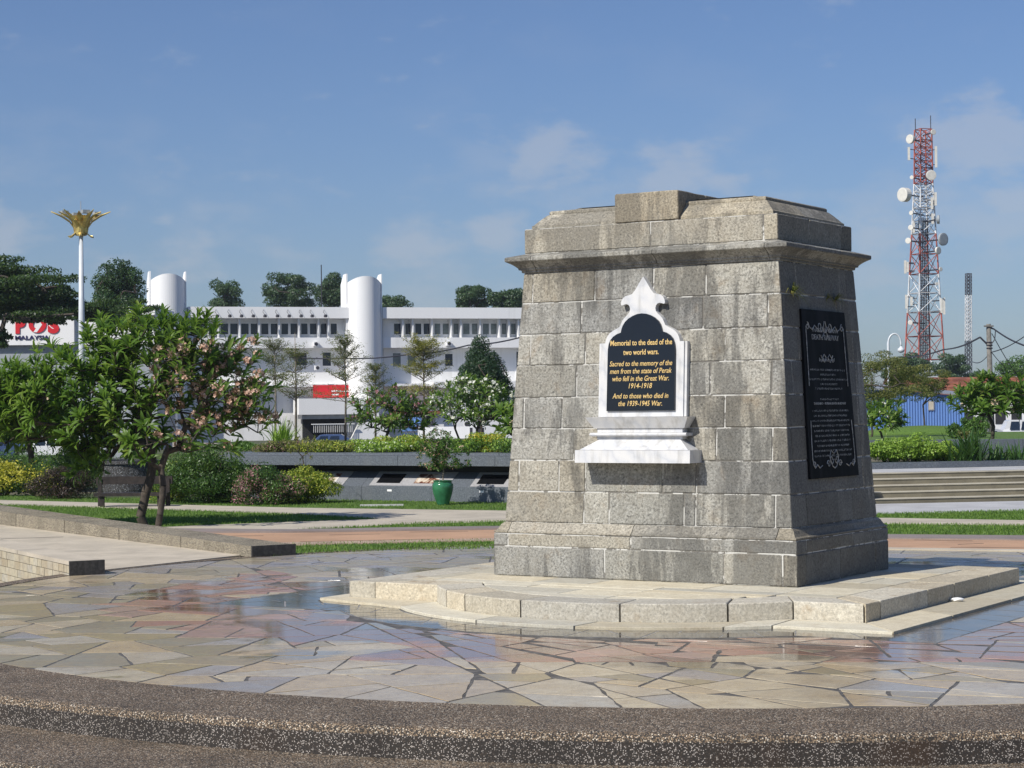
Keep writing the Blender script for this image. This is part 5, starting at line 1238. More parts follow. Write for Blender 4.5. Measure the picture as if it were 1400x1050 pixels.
# ------------------------------------------------------------------ trees
def crowntree(label, px, Y, zb, c, rad, nb, nl, ls, m, sd_, name='tree', limbs=16, tr=.16, flat=.8, br=(.26,.42), group=None, shape=None, asp=.5, trunkx=None, more=()):
    global rng; rng = np.random.default_rng(sd_); random.seed(sd_)
    X = X_(px, Y) if trunkx is None else trunkx; t_ = thing(name, label, 'tree', (X, Y, zb), 0, group)
    V = np.concatenate([blobcrown(c, rad, nb, nl, ls, br, flat, .3, shape, asp)]+[blobcrown(c2, r2, nb2, nl2, ls, (.2,.36), flat, .3, None, asp) for c2, r2, nb2, nl2 in more]); kind(quads_obj('crown', V, M[m], None, t_, (X, Y, zb)))
    tips = []
    for k in range(limbs): p = rng.normal(size=3); p /= np.linalg.norm(p); p[2] = abs(p[2])*.8-.2; tips.append(np.array(c)+p*np.array(rad)*.75)
    for c2, r2, nb2, nl2 in more:
        for k in range(7): tips.append(np.array(c2)+rng.normal(size=3)*np.array(r2)*.4)
    h0 = c[2]-rad[2]*.75; seg = grow([(X,Y,zb),(X+.05,Y,(zb*1.5+h0*.5)/2+.0),(X,Y,max(h0, zb+.3))], tips, (rad[0]+rad[2])*.22, tr*.16, .5, tr)
    part(t_, 'trunk', wood(seg[:2], 8), M['bark'], True); part(t_, 'limbs', wood(seg[2:], 5), M['bark'])
    return t_
# rain tree: broad flat tiers
def P3(px, py, Y): return tuple(atY(px, py, Y))
crowntree('wide spreading rain tree with layered dark crown before the post office', -75, 80, -.35, P3(-62,400,80), (5.5,3.6,2.25), 110, 60000, .125, 'lf_rain', 81, 'rain_tree', 40, .35, .40, (.14,.26), asp=.55, shape=lambda p: p[2] > -.42, more=((P3(45,408,80), (2.3,2.0,.95), 34, 15000), (P3(120,424,80), (1.9,1.6,.55), 22, 8000), (P3(52,433,78), (1.9,1.2,.30), 22, 4200), (P3(-5,462,78), (.9,.8,.40), 10, 2600)))
crowntree('low outer bough of foliage hanging behind the lamp post', 150, 84, -.35, P3(165,430,84), (1.9,1.6,.75), 30, 9000, .115, 'lf_rain', 82, 'tree', 10, .14, .45, (.18,.32))
crowntree('dark upright broadleaf tree rising right of the lamp post', 162, 96, -.35, P3(163,396,96), (1.45,1.3,1.75), 44, 15000, .13, 'lf_dark', 83, 'tree', 16, .2, .9, (.22,.38))
BY = 150
crowntree('small round tree standing alone above the roof between the towers', 308, BY, -.35, P3(308,406,BY), (1.5,1.4,1.35), 22, 8000, .16, 'lf_far', 84, limbs=10, group=None)
crowntree('spreading tree above the roof with its left flank bare', 400, BY, -.35, P3(394,400,BY), (2.1,1.6,1.7), 34, 13000, .16, 'lf_far', 85, limbs=14, flat=.6)
crowntree('tree above the roof close to the mast left of the middle tower', 455, BY+3, -.35, P3(457,401,BY+3), (1.8,1.5,1.6), 28, 11000, .16, 'lf_far', 86, limbs=14, flat=.7)
crowntree('low tree top peeping over the roof right of the middle tower', 538, BY, -.35, P3(535,416,BY), (1.5,1.2,1.0), 18, 5200, .15, 'lf_far', 87, limbs=8)
crowntree('tree with pointed tufts above the roof left of the memorial', 650, BY, -.35, P3(645,410,BY), (1.6,1.3,1.3), 24, 9000, .17, 'lf_far', 88, limbs=10)
crowntree('tree above the roof half hidden by the memorial', 695, BY, -.35, P3(694,411,BY), (1.7,1.3,1.3), 26, 9500, .17, 'lf_far', 89, limbs=10)
# conical tree
def cone_shape(p): return p[0]**2+p[1]**2 < ((1-p[2])*.48)**2*1.6 if p[2] > -.5 else True
crowntree('dense conical dark green tree in front of the white building', 657, 58, .2, P3(659,512,58), (1.0,.95,1.40), 90, 30000, .065, 'lf_cone', 90, 'conical_tree', 16, .1, .9, (.20,.30), shape=cone_shape)
# far trees on the right
crowntree('dark tree behind the foot of the red and white mast', 1232, 190, -.35, P3(1238,505,190), (2.6,2,1.7), 26, 8000, .2, 'lf_far', 91, limbs=8)
crowntree('dark green tree between the two masts', 1300, 190, -.35, P3(1300,503,190), (2.1,1.8,1.5), 22, 7000, .2, 'lf_far', 92, limbs=8)
crowntree('low tree behind the rusty roof under the small mast', 1335, 200, -.35, P3(1336,518,200), (2.0,1.5,.9), 18, 5000, .2, 'lf_far', 93, limbs=6)
crowntree('airy pale tree behind the rusty roof at the right edge', 1388, 150, -.35, P3(1392,504,150), (2.1,1.6,1.2), 30, 5200, .15, 'lf_green', 94, limbs=16, tr=.1)
crowntree('fine-leaved olive tree leaning out past the right side of the memorial', 1190, 56, .7, P3(1212,522,56), (1.35,1.0,1.10), 60, 19000, .048, 'lf_olive', 95, 'acacia_tree', 40, .06, .5, (.16,.28))
crowntree('fine-leaved olive tree before the foot of the lattice mast', 1262, 60, .7, P3(1258,528,60), (1.05,.9,.75), 42, 12000, .048, 'lf_olive', 96, 'acacia_tree', 30, .05, .45, (.16,.28))
shrub('rounded_shrub', 'rounded green shrub between the blue shed and the right-hand frangipani', 'shrub', 1334, 0, .8, .75, .62, .6, 'lf_green', 5000, .05, 26, None, 53, None, 97)
shrub('papaya_seedling', 'small dark broad-leaved plant in front of the blue shed corner', 'plant', 1304, 0, .8, .42, .36, .4, 'lf_bush', 500, .11, 12, None, 52, None, 98)
shrub('flower_shrub', 'tiny brownish shrub at the foot of the rounded green shrub', 'shrub', 1322, 0, .8, .4, .22, .3, 'lf_olive', 1200, .05, 12, ('fl_rust',.4,0), 51, None, 99)

# tiered terminalia trees
def tiered(label, px, Y, zb, ztop, tiers, m, sd_, wr, bare=.0, group='young tiered trees before the white building'):
    global rng; rng = np.random.default_rng(sd_); random.seed(sd_); X = X_(px, Y); t_ = thing('terminalia_tree', label, 'tree', (X,Y,zb), 0, group)
    mb = MB(); mb.tube([(X,Y,zb),(X+.02,Y,(zb+ztop)/2),(X,Y,ztop)], [.035,.025,.006], 7); part(t_, 'trunk', mb, M['bark_pale'], True)
    br = MB(); Ls = []
    for z, r_, rise in tiers:
        for k in range(9):
            a = k*2*math.pi/9+rng.uniform(-.25,.25); rr = r_*rng.uniform(.5,1.2); zo = z+rng.uniform(-.07,.07); e = np.array([X+rr*math.cos(a), Y+rr*math.sin(a), zo+rise*rng.uniform(.8,2.1)]); b0 = np.array([X,Y,zo])
            br.tube([b0, b0+(e-b0)*.5+np.array([0,0,-.02]), e], [.010,.007,.003], 4)
            for s_ in range(24):
                f = rng.uniform(.25,1.05); c_ = b0+(e-b0)*f; side = np.array([-math.sin(a),math.cos(a),0])*rng.normal(0,.10*rr*2*f+.02); c_ = c_+side+np.array([0,0,rng.uniform(-.02,.07)])
                n_l = 9; P = c_+rng.normal(size=(n_l,3))*[.05,.05,.018]; D = rng.normal(size=(n_l,3))*[1,1,.35]; Nn = np.tile([0,0,1.],(n_l,1))+rng.normal(size=(n_l,3))*.35; l = rng.uniform(.035,.06,n_l); Ls.append(leaves(P, D, Nn, l, l*.5))
    part(t_, 'branches', br, M['bark_pale']); V = np.concatenate(Ls); V = V[rng.random(len(V)) > bare]; kind(quads_obj('foliage', V, M[m], None, t_, (X,Y,zb)))
def zt_(py, px, Y): return atY(px, py, Y).z
def tiers_(px, Y, L_): return [(zt_(y, px, Y), r_/F_PX*Y, ri/F_PX*Y) for y, r_, ri in L_]
tiered('tiered young tree with sparse bronze leaves beside the red banner', 472, 56, .8, zt_(464,472,56), tiers_(472,56,[(478,14,10),(492,24,14),(505,28,12),(520,34,10),(548,50,10)]), 'lf_olive', 101, 1, .25)
tiered('smaller thin tiered tree in front of the middle white tower', 513, 60, .8, zt_(500,513,60), tiers_(513,60,[(510,12,8),(522,17,9),(533,22,8),(545,22,6)]), 'lf_olive', 102, 1, .45)
tiered('tiered young tree with dense golden-green crown right of the middle tower', 579, 54, .8, zt_(468,579,54), tiers_(579,54,[(477,22,8),(486,32,14),(494,26,10),(505,30,6),(520,34,12),(540,38,6)]), 'lf_amber', 103, 1, .0)
tiered('nearly bare young tree with pale stem left of the red banner', 404, 50, .8, zt_(455,404,50), tiers_(404,50,[(490,18,10),(508,30,12),(528,34,8),(545,30,10)]), 'lf_olive', 104, 1, .5)
tiered('wispy half-hidden young tree behind the broad frangipani', 376, 54, .8, zt_(470,376,54), tiers_(376,54,[(482,16,10),(500,26,10),(520,30,8)]), 'lf_olive', 105, 1, .2)
# thin little tree before the bushes
X, Y = at(411, 689); t_ = thing('leafless_sapling', 'small crooked sapling with few leaves standing behind the yellow-green bush', 'tree', (X,Y,0)); rng = np.random.default_rng(106)
Y += .35; tips = [np.array([X,Y,1.05])+rng.normal(size=3)*[.18,.12,.16] for _ in range(22)]
part(t_, 'trunk', wood(grow([(X,Y,0),(X-.02,Y,.4),(X+.03,Y,.7),(X,Y,.85)], tips, .1, .004, .45, .03)), M['bark'])
V = np.concatenate([blobcrown(p, (.06,.06,.05), 2, 16, .04, (.3,.6), 1, .6) for p in tips]); kind(quads_obj('foliage', V, M['lf_olive'], None, t_, (X,Y,0)))

# ------------------------------------------------------------------ the white building
BD = 108.; FP = Vector((X_(500, BD), BD, 0)); fa = R(15); fu = Vector((math.cos(fa), math.sin(fa), 0)); fn = Vector((math.sin(fa), -math.cos(fa), 0))   # fn points to the viewer
def fs(px, py=480, d=0.):
    """facade coordinates (along, height) of a direction, on the plane standing d in front of the facade"""
    r = ray(px, py); o = Vector((0,0,ZC)); P0 = FP+fn*d; t = (P0-o).dot(fn)/r.dot(fn); q = o+r*t; return ((q-P0).dot(fu), q.z)
bld = thing('white_office_building', 'long white modernist office building with two curved towers and ribbon windows', 'building', FP, fa)
def fb(root, name, x0, x1, y0, y1, d0, d1, m, zr=480, k='px'):
    """box on the facade between picture columns x0..x1 and rows y0..y1, from d0 to d1 in front (d grows towards the viewer)"""
    s0, z1 = fs(x0, y0, d1); s1, _ = fs(x1, y0, d1); xm = (x0+x1)/2; z1 = fs(xm, y0, d1)[1]; z0 = fs(xm, y1, d1)[1]
    mb = MB(); mb.box((s0, -d1, z0), (s1, -d0, z1)); return lpart(root, name, mb, m)
def lvl(y): return fs(500, y, 0)[1]
def fbz(name, x0, x1, z0, z1, d0, d1, m, root=None): s0 = fs(x0,480,d1)[0]; s1 = fs(x1,480,d1)[0]; mb = MB(); mb.box((s0,-d1,z0),(s1,-d0,z1)); return lpart(root or bld, name, mb, M[m])
zR, zF, zW1, zW0, zP, zPb, z2, zG = lvl(421), lvl(436), lvl(440), lvl(459), lvl(462), lvl(476), lvl(525), -.35
for (a, b_) in ((258,478),(524,790)):
    fbz('roof_fascia', a, b_, zF, zR, -9, .75, 'white'); fbz('upper_wall', a, b_, zPb, zF, -8, 0, 'white_soft'); fbz('balcony_parapet', a, b_, zPb, zP, 0, .62, 'white')
    fbz('middle_wall', a, b_, z2, zPb-.003, -8, -.08, 'white_soft'); fbz('string_course', a, b_, z2-.14, z2, -.5, .5, 'white'); fbz('ground_wall', a, b_, zG, z2-.14, -8, -.25, 'white_soft')
fbz('left_wing_roof', 120, 259, zF+.05, zR-.02, -8, .3, 'white'); fbz('left_wing_wall', 120, 259, zG, zF+.05, -8, -.1, 'white_soft')
def window(px0, px1, py0, py1, d=.0, panes=1, m='glass'):
    s0 = fs(px0,480,d)[0]; s1 = fs(px1,480,d)[0]; z1 = fs((px0+px1)/2,py0,d)[1]; z0 = fs((px0+px1)/2,py1,d)[1]
    mb = MB(); f_ = .035; mb.box((s0,-d-.03,z0),(s1,-d+.02,z0+f_)); mb.box((s0,-d-.03,z1-f_),(s1,-d+.02,z1)); mb.box((s0,-d-.03,z0+f_),(s0+f_,-d+.02,z1-f_)); mb.box((s1-f_,-d-.03,z0+f_),(s1,-d+.02,z1-f_))
    w = lpart(bld, 'window', mb, M['white'])
    for k in range(panes):
        a = s0+(s1-s0)*k/panes+.03; b_ = s0+(s1-s0)*(k+1)/panes-.03; pm = MB(); pm.box((a,-d-.012,z0+.03),(b_,-d+.01,z1-.03)); lpart(w, 'pane', pm, M[m])
for a, b_, m in ((262,278,'glass'),(281,297,'glass'),(301,313,'glass'),(314,326,'glass'),(329,341,'glass'),(342,353,'glass'),(356.5,368,'glass'),(369.5,380,'glass'),(384,395,'glass'),(396.5,407.5,'glass'),(411,421.5,'glass'),(423,434.5,'glass'),(438,448,'glass'),(451.5,461.5,'glass'),
             (538,550,'glass'),(553.5,563.5,'glass'),(567,577,'glass'),(578.5,590,'glass'),(593.5,603,'blind'),(604.5,615.5,'blind'),(619.5,629,'blind'),(632.5,643,'blind'),(644.5,655,'blind'),(659.5,669.5,'blind'),(670.5,681.5,'blind'),(685.5,694.5,'blind'),(698,708,'blind'),(711,722,'blind'),(725,736,'blind')): window(a, b_, 441.5, 458, .0, 1, m)
for x in (299,328,354.6,382,409.3,436,449.6,551.5,565,591.5,617.6,630.9,657,683.4,696.5,709.5,723.5): fbz('fin', x-.9, x+.9, zP-.0, zF, .02, .55, 'white')
for x in (270, 285): fbz('fin', x-.8, x+.8, zP, zF, .02, .4, 'white')
for x0, x1, y0, y1, m in ((536,548.5,482,502,'blind'),(556,568,482,502,'blind'),(607.5,619.4,483,501,'glass'),(440,453,481,501,'glass'),(402,420,482,500,'glass'),(640,652,483,501,'blind'),(705,712,480,520,'glass')): window(x0, x1, y0, y1, -.07, 1, m)
# towers
def tower(name, x0, x1, ytop, ybot):
    s0 = fs(x0,480,1.2)[0]; s1 = fs(x1,480,1.2)[0]; cx = (s0+s1)/2; hw = (s1-s0)/2; zt1 = fs((x0+x1)/2,ytop,1.2)[1]; mb = MB(); n = 28; rb = []; rt = []
    for k in range(n+1):
        a = math.pi*k/n; x = cx-hw*.95*math.cos(a); y = -.35-hw*.95*math.sin(a); rb.append((x,y,zG)); rt.append((x,y,zt1-.34*(abs(math.cos(a))**2.2)))
    back = [(cx+hw*.95,1.0),(cx-hw*.95,1.0)]
    rb += [(x,y,zG) for x,y in back]; rt += [(x,y,zt1-.3) for x,y in back]; mb.loft([rb,rt]); lpart(bld, name, mb, M['white'], False)
    for s_, e in ((-1,1.0),(1,1.0)):
        q = MB(); xa = cx+s_*hw*.92; xb = cx+s_*hw*1.0; zf = zt1+.16; q.loft([[(min(xa,xb),-.62,zG),(max(xa,xb),-.62,zG),(max(xa,xb),1.0,zG),(min(xa,xb),1.0,zG)],
            [(min(xa,xb),-.62,zt1-.35),(max(xa,xb),-.62,zt1-.35),(max(xa,xb),1.0,zt1-.35),(min(xa,xb),1.0,zt1-.35)],
            [(cx+s_*hw*(.99)-.04 if s_ > 0 else xb,-.6,zf),(xb if s_ > 0 else cx+s_*hw*.99+.04+.04,-.6,zf),(xb if s_ > 0 else cx+s_*hw*.99+.08,.2,zf),(cx+s_*hw*.99-.04 if s_ > 0 else xb,.2,zf)]]); lpart(bld, 'tower_fin', q, M['white'])
tower('curved_tower', 476.5, 526, 377.5, 600); tower('curved_tower', 206, 257, 374, 600)
for x in (296.8,314,330,346,362,379,395,411.4,426.4,444.6):
    s0, z_ = fs(x, 431, .9); q = MB(); q.tube([(s0-.03,-.75,zF+.45),(s0-.12,-1.0,zF+.32),(s0,-1.0,z_)], .012, 4); q.lathe([(.05,.04),(.09,0),(.10,-.10),(.06,-.12)], (s0,-1.0,z_), 10); lpart(bld, 'floodlight', q, M['dark'])
for x, y in ((431,470.5),(612.5,469.8),(433,503)):
    s0, z_ = fs(x, y, .65); q = MB(); q.box((s0-.13,-.95,z_-.12),(s0+.13,-.64,z_+.12)); ac = lpart(bld, 'air_conditioner', q, M['white_soft']); q = MB(); q.lathe([(.095,0),(.095,.015),(.01,.016)], (0,0,0), 14); q.xform(lambda p: Vector((s0+p.x,-.952-p.z,z_+p.y))); lpart(ac, 'fan_grille', q, M['dark'])
# ground floor: canopy, entrance bay shade painted as a dark panel, railing, stair flank
fbz('entrance_shade', 413, 481, zG, lvl(545), -.2, .0, 'void'); fbz('canopy_fascia', 408, 497, lvl(566), lvl(544.5), .0, 2.0, 'white_soft'); fbz('canopy_soffit_beam', 412, 494, lvl(572), lvl(566), .2, 1.6, 'steel')
for k in range(22):
    x = 428+k*2.5; fbz('baluster', x-.25, x+.25, lvl(590), lvl(579), 2.0, 2.03, 'white_soft')
fbz('handrail', 425, 484, lvl(579.5), lvl(578.3), 1.98, 2.06, 'white_soft')
q = MB(); s0 = fs(497,480,.2)[0]; s1 = fs(532,480,.2)[0]; q.add([(s0,-.3,lvl(540)),(s0,-1.8,lvl(540)),(s1,-.3,zG),(s1,-1.8,zG),(s0-1.2,-.3,zG),(s0-1.2,-1.8,zG)], [(0,2,3,1),(0,4,2),(1,3,5),(0,1,5,4)]); lpart(bld, 'sloping_stair_flank', q, M['white'])
fbz('rear_annex', 594, 606, zG, lvl(563), .0, 1.2, 'white'); fbz('annex_roof', 540, 603, lvl(567), lvl(562.5), .0, 1.5, 'rust_roof'); fbz('annex_block', 606, 700, zG, lvl(552), .0, .9, 'white'); fbz('terrace_parapet', 593, 720, lvl(531), lvl(523), .0, 1.2, 'white')
window(581, 592, 568, 580, .0, 1, 'glass'); window(700, 708, 556, 575, .92, 1, 'glass')
# red banner
bn_ = thing('red_banner', 'red banner with small white lettering hung over the entrance canopy', 'banner', FP, fa)
s0, z1 = fs(427.8, 526.5, .6); s1, z0 = fs(491, 543.2, .6); q = MB(); q.box((s0,-.63,z0),(s1,-.60,z1)); lpart(bn_, 'banner_sheet', q, M['red'])
q = MB(); random.seed(5); x = s0+(s1-s0)*.40
while x < s0+(s1-s0)*.86: w = random.uniform(.05,.10); q.box((x,-.636,z0+.30),(x+w,-.631,z0+.30+random.uniform(.05,.10))); x += w+.03
q.box((s0+(s1-s0)*.4,-.636,z0+.12),(s0+(s1-s0)*.56,-.631,z0+.2)); lpart(bn_, 'lettering', q, M['white'])
# low white boundary wall, blue awning, AC condensers near it
lw = thing('boundary_wall', 'low white boundary wall behind the hedge left of the memorial', 'wall', (X_(610,84),84,-.35)); q = MB(); q.box((X_(571,84),84,-.35),(X_(642,84),84.2,zt_(583.5,600,84))); part(lw, 'wall_face', q, M['white'])
aw = thing('blue_awning', 'bright blue tarpaulin awning beside the low white wall', 'awning', (X_(565,86),86,-.35)); q = MB(); za = zt_(574,565,86)
q.add([(X_(548,86),86,za-.25),(X_(575,86),86,za-.12),(X_(575,86),87.2,za+.15),(X_(548,86),87.2,za+.05),(X_(548,86),86,za-.5),(X_(575,86),86,za-.45)], [(0,1,2,3),(4,5,1,0)]); part(aw, 'tarpaulin', q, M['blue']); 
for x in (549,574): q = MB(); q.tube([(X_(x,86),86.02,-.35),(X_(x,86),86.02,za-.2)], .03, 6); part(aw, 'post', q, M['steel'])
cars_dark = None
for i, (x, lb) in enumerate(((640,'left one of two white air-conditioning condensers behind the white-flowered frangipani'),(656,'right one of two white air-conditioning condensers behind the white-flowered frangipani'))):
    q = MB(); xx = X_(x,85.5); z_ = zt_(580,x,85.5); cu = thing('condenser_unit', lb, 'air conditioner', (xx,85.5,-.35)); q.box((xx-.2,85.4,z_-.15),(xx+.2,85.7,z_+.17)); part(cu, 'casing', q, M['white_soft']); q = MB(); q.lathe([(.12,0),(.12,.01),(.02,.012)], (0,0,0), 16); q.xform(lambda p: Vector((xx-.04+p.x,85.39-p.z,z_+.01+p.y))); part(cu, 'fan', q, M['dark']); q = MB(); q.box((xx-.18,85.42,-.35),(xx+.18,85.68,z_-.15)); part(cu, 'stand', q, M['dark'])

# ------------------------------------------------------------------ post office on the left
PY_ = 92.; po = thing('post_office_building', 'white flat-roofed post office with big red and navy sign behind the rain tree', 'building', (X_(60,PY_),PY_,-.35))
def pb_(name, x0, x1, y0, y1, m, d0=0., d1=5.): q = MB(); q.box((X_(x0,PY_),PY_-d0,atY(x0,y1,PY_).z if y1 else -.35),(X_(x1,PY_),PY_+d1,atY(x0,y0,PY_).z)); return part(po, name, q, M[m])
pb_('sign_wall', -60, 104, 418, 473, 'white_soft', .3); pb_('recessed_wall', -60, 215, 473, None, 'dishgrey', 0); pb_('roof_edge', 104, 214, 420, 432, 'white', .2); pb_('upper_wall', 104, 214, 432, 473, 'white_soft', 0)
for k in range(6): pb_('ground_window', -50+k*36, -22+k*36, 585, 610, 'glass', .04)
sx = lambda x: X_(x, PY_-.32); szz = lambda y: atY(50, y, PY_-.32).z; U3 = Vector((1,0,0)); V3 = Vector((0,0,1))
def ptext(s, x0, x1, y0, y1, m, off): place_text(po, 'sign_letters', s, Vector(((sx(x0)+sx(x1))/2, PY_-.325, szz(y1)))-Vector((X_(60,PY_),PY_,-.35)), U3, V3, sx(x1)-sx(x0), szz(y0)-szz(y1), M[m], 0, off, Vector((0,-1,0)), .02)
ptext('P', 22, 36, 434, 454, 'red', .07); ptext('S', 66, 82, 434, 454, 'red', .07); ptext('MALAYSIA', 21.5, 68, 458.5, 464, 'navy', .02)
q = MB(); cxm = (sx(40)+sx(64))/2; czm = (szz(433)+szz(455))/2; ro, ri = (sx(64)-sx(40))/2, (sx(64)-sx(40))/2*.48
for k in range(32):
    a0, a1 = 2*math.pi*k/32, 2*math.pi*(k+1)/32; q.add([(cxm+r_*math.cos(a), y_, czm+r_*math.sin(a)*.93) for y_ in (PY_-.345, PY_-.30) for r_, a in ((ri,a0),(ro,a0),(ro,a1),(ri,a1))], [(0,1,2,3),(1,5,6,2),(0,3,7,4)])
part(po, 'sign_ring', q, M['red']); q = MB(); w = ro*.5
P = [(cxm+ro*.55,czm),(cxm-ro*.05,czm+ro*.85),(cxm-ro*.45,czm+ro*.85),(cxm+ro*.12,czm),(cxm-ro*.45,czm-ro*.85),(cxm-ro*.05,czm-ro*.85)]; q.add([(x,PY_-.35,z) for x,z in P], [(0,1,2,3),(0,3,4,5)]); part(po, 'sign_chevron', q, M['white'])

# ------------------------------------------------------------------ gilded lamp post
LY = 60.; lx = X_(112.5, LY); lp = thing('gilded_lamp_post', 'tall white lamp post crowned with a flaring gilded head', 'lamp post', (lx, LY, 0)); zh0 = atY(112,322,LY).z; zh1 = atY(112,290,LY).z
q = MB(); q.lathe([(.105,0),(.10,.6),(.094,zh0*.6),(.06,zh0)], (lx,LY,0), 18); part(lp, 'pole', q, M['polewhite'], True)
hh = zh1-zh0; u1 = 1/F_PX*LY
q = MB(); q.lathe([(.07,-.02),(.17,0),(.15,hh*.12),(.15,hh*.4),(.19,hh*.62),(.27,hh*.84),(.22,hh*.86),(.05,hh*.86)], (lx,LY,zh0), 18); part(lp, 'lamp_basket', q, M['gold'], False)
for k in range(12):
    a = 2*math.pi*k/12+.13; dx, dy = math.cos(a), math.sin(a); s_ = Vector((-dy,dx,0))
    big = k % 2 == 0; prof = [(.19,hh*.08,.07),(.215,hh*.36,.085),(.34,hh*.62,.09),(.58,hh*.84,.075),(.88,hh*(1.0 if big else .95),.008)]
    if not big: prof = [(r_*.82 if i > 1 else r_, z_, w_) for i, (r_, z_, w_) in enumerate(prof)]
    q = MB(); rings = [[Vector((lx+dx*r_, LY+dy*r_, zh0+z_))+s_*w_*e+Vector((0,0,f)) for e, f in ((-1,0),(0,-.05*w_/.09),(1,0),(0,.03))] for r_, z_, w_ in prof]; q.loft(rings); part(lp, 'gilded_petal', q, M['gold'])
    if k % 2: q = MB(); prof = [(.17,hh*.30,.06),(.20,hh*.10,.055),(.32,-hh*.04,.04),(.42,-hh*.06,.006)]; q.loft([[Vector((lx+dx*r_, LY+dy*r_, zh0+z_))+s_*w_*e+Vector((0,0,f)) for e, f in ((-1,0),(0,-.02),(1,0),(0,.02))] for r_, z_, w_ in prof]); part(lp, 'lower_petal', q, M['gold'])
for k in range(4): a = k*math.pi/2+.5; q = MB(); q.obox((lx+.55*math.cos(a)*.9, LY+.55*math.sin(a)*.9, zh1-.03), (math.cos(a),math.sin(a),0), (-math.sin(a),math.cos(a),0), (0,0,1), (.10,.11,.05)); part(lp, 'floodlight', q, M['dishgrey'])
q = MB(); q.tube([(lx,LY,zh1-.05),(lx,LY,zh1+15*u1)], .012, 5); part(lp, 'lightning_rod', q, M['steel'])
# thin mast above the roof
q = MB(); q.tube([(X_(441,148),148,-.35),(X_(441,148),148,zt_(362,441,148))], .04, 5); tag(link('roof_mast', mesh_of(q,'roof_mast',M['dark'],False,(X_(441,148),148,-.35)),None,(X_(441,148),148,-.35)), 'thin dark mast standing among the trees left of the middle tower', 'mast')
# curved street lamp at right
SY = 70.; q = MB(); sxl = X_(1215.5,SY); zt2 = zt_(470,1215,SY); slp = thing('curved_street_lamp', 'white street lamp with a hooped arm and globe right of the memorial', 'street lamp', (sxl,SY,-.35)); pts = [(sxl,SY,-.35),(sxl,SY,zt2)]; rr = (X_(1233,SY)-sxl)/2
for k in range(1,13): a = math.pi-math.pi*k/12; pts.append((sxl+rr+rr*math.cos(a), SY, zt2+rr*1.55*math.sin(a)))
pts.append((sxl+2*rr, SY, zt_(474,1233,SY))); q.tube(pts, [.05]*2+[.035]*(len(pts)-2), 7); part(slp, 'pole', q, M['polewhite'], True)
q = MB(); q.lathe([(.02,.12),(.05,.06),(.12,.0),(.13,-.05),(.10,-.11),(.03,-.14)], (sxl+2*rr,SY,zt_(477,1233,SY)), 14); part(slp, 'lamp_globe', q, M['polewhite'], True)

# ------------------------------------------------------------------ lattice masts
def mast(label, px_c, Y, rows, secs, m_, ladder=True, name='lattice_mast', leg=.10, br=.05, extra=()):
    """rows: (y_px, half width px); secs: (y0,y1,material)"""
    cx = lambda y: atY(px_c+(y-177)*.006 if name == 'lattice_mast' else px_c, y, Y).x; zz = lambda y: atY(px_c, y, Y).z; u = Y/F_PX
    hw = lambda y: float(np.interp(y, [r[0] for r in rows], [r[1] for r in rows]))*u*.80; t_ = thing(name, label, 'mast', (cx(500),Y,-.35)); rot = .30
    def cn(y, k): a = rot+math.pi/4+k*math.pi/2; return Vector((cx(y)+hw(y)*1.414*math.cos(a), Y+hw(y)*1.414*math.sin(a), zz(y)))
    for (ya, yb, nb, mm) in secs:
        q = MB()
        for k in range(4): q = MB(); q.tube([cn(ya,k), cn(yb,k)], leg, 5); part(t_, 'leg', q, M[mm])
        q = MB(); ysx = [ya+(yb-ya)*i/nb for i in range(nb+1)]
        for i in range(nb+1):
            for k in range(4): q.tube([cn(ysx[i],k), cn(ysx[i],(k+1)%4)], br, 4)
            if i < nb:
                for k in range(4):
                    if nb <= 2 or True: q.tube([cn(ysx[i],k), cn(ysx[i+1],(k+1)%4)], br, 4); q.tube([cn(ysx[i],(k+1)%4), cn(ysx[i+1],k)], br, 4)
        part(t_, 'bracing', q, M[mm])
    return t_, cx, zz, u
TY = 240.
mt, tcx, tzz, tu = mast('tall red and white lattice mast hung with dishes and antennas', 1262, TY, [(177,10.5),(250,11.5),(320,15),(440,21.5),(515,25.5),(560,29)],
    [(177,192,1,'tred'),(192,230,4,'tred'),(230,251,2,'tred'),(251,285,3,'twhite'),(285,320,2,'twhite'),(320,375,2,'tred'),(375,427,2,'twhite'),(427,460,1,'tred'),(460,492,1,'tred'),(492,540,2,'twhite'),(540,585,2,'twhite')], 'tred')
q = MB(); xx = tcx(400)
for dx in (-.55,-.35,-.15,.05,.25,.5): q.box((xx+dx-.08,TY-.3,-.35),(xx+dx+.04,TY-.2,tzz(300)))
for k in range(90): z_ = -.3+k*(tzz(230)+.3)/90; q.box((xx-.65,TY-.36,z_),(xx+.6,TY-.31,z_+.06))
part(mt, 'cable_ladder', q, M['dark'])
for x in (1251.5, 1272.5): q = MB(); q.tube([(atY(x,177,TY).x,TY,tzz(180)),(atY(x,177,TY).x,TY,tzz(158 if x > 1260 else 162))], .05, 4); part(mt, 'whip_aerial', q, M['dark'])
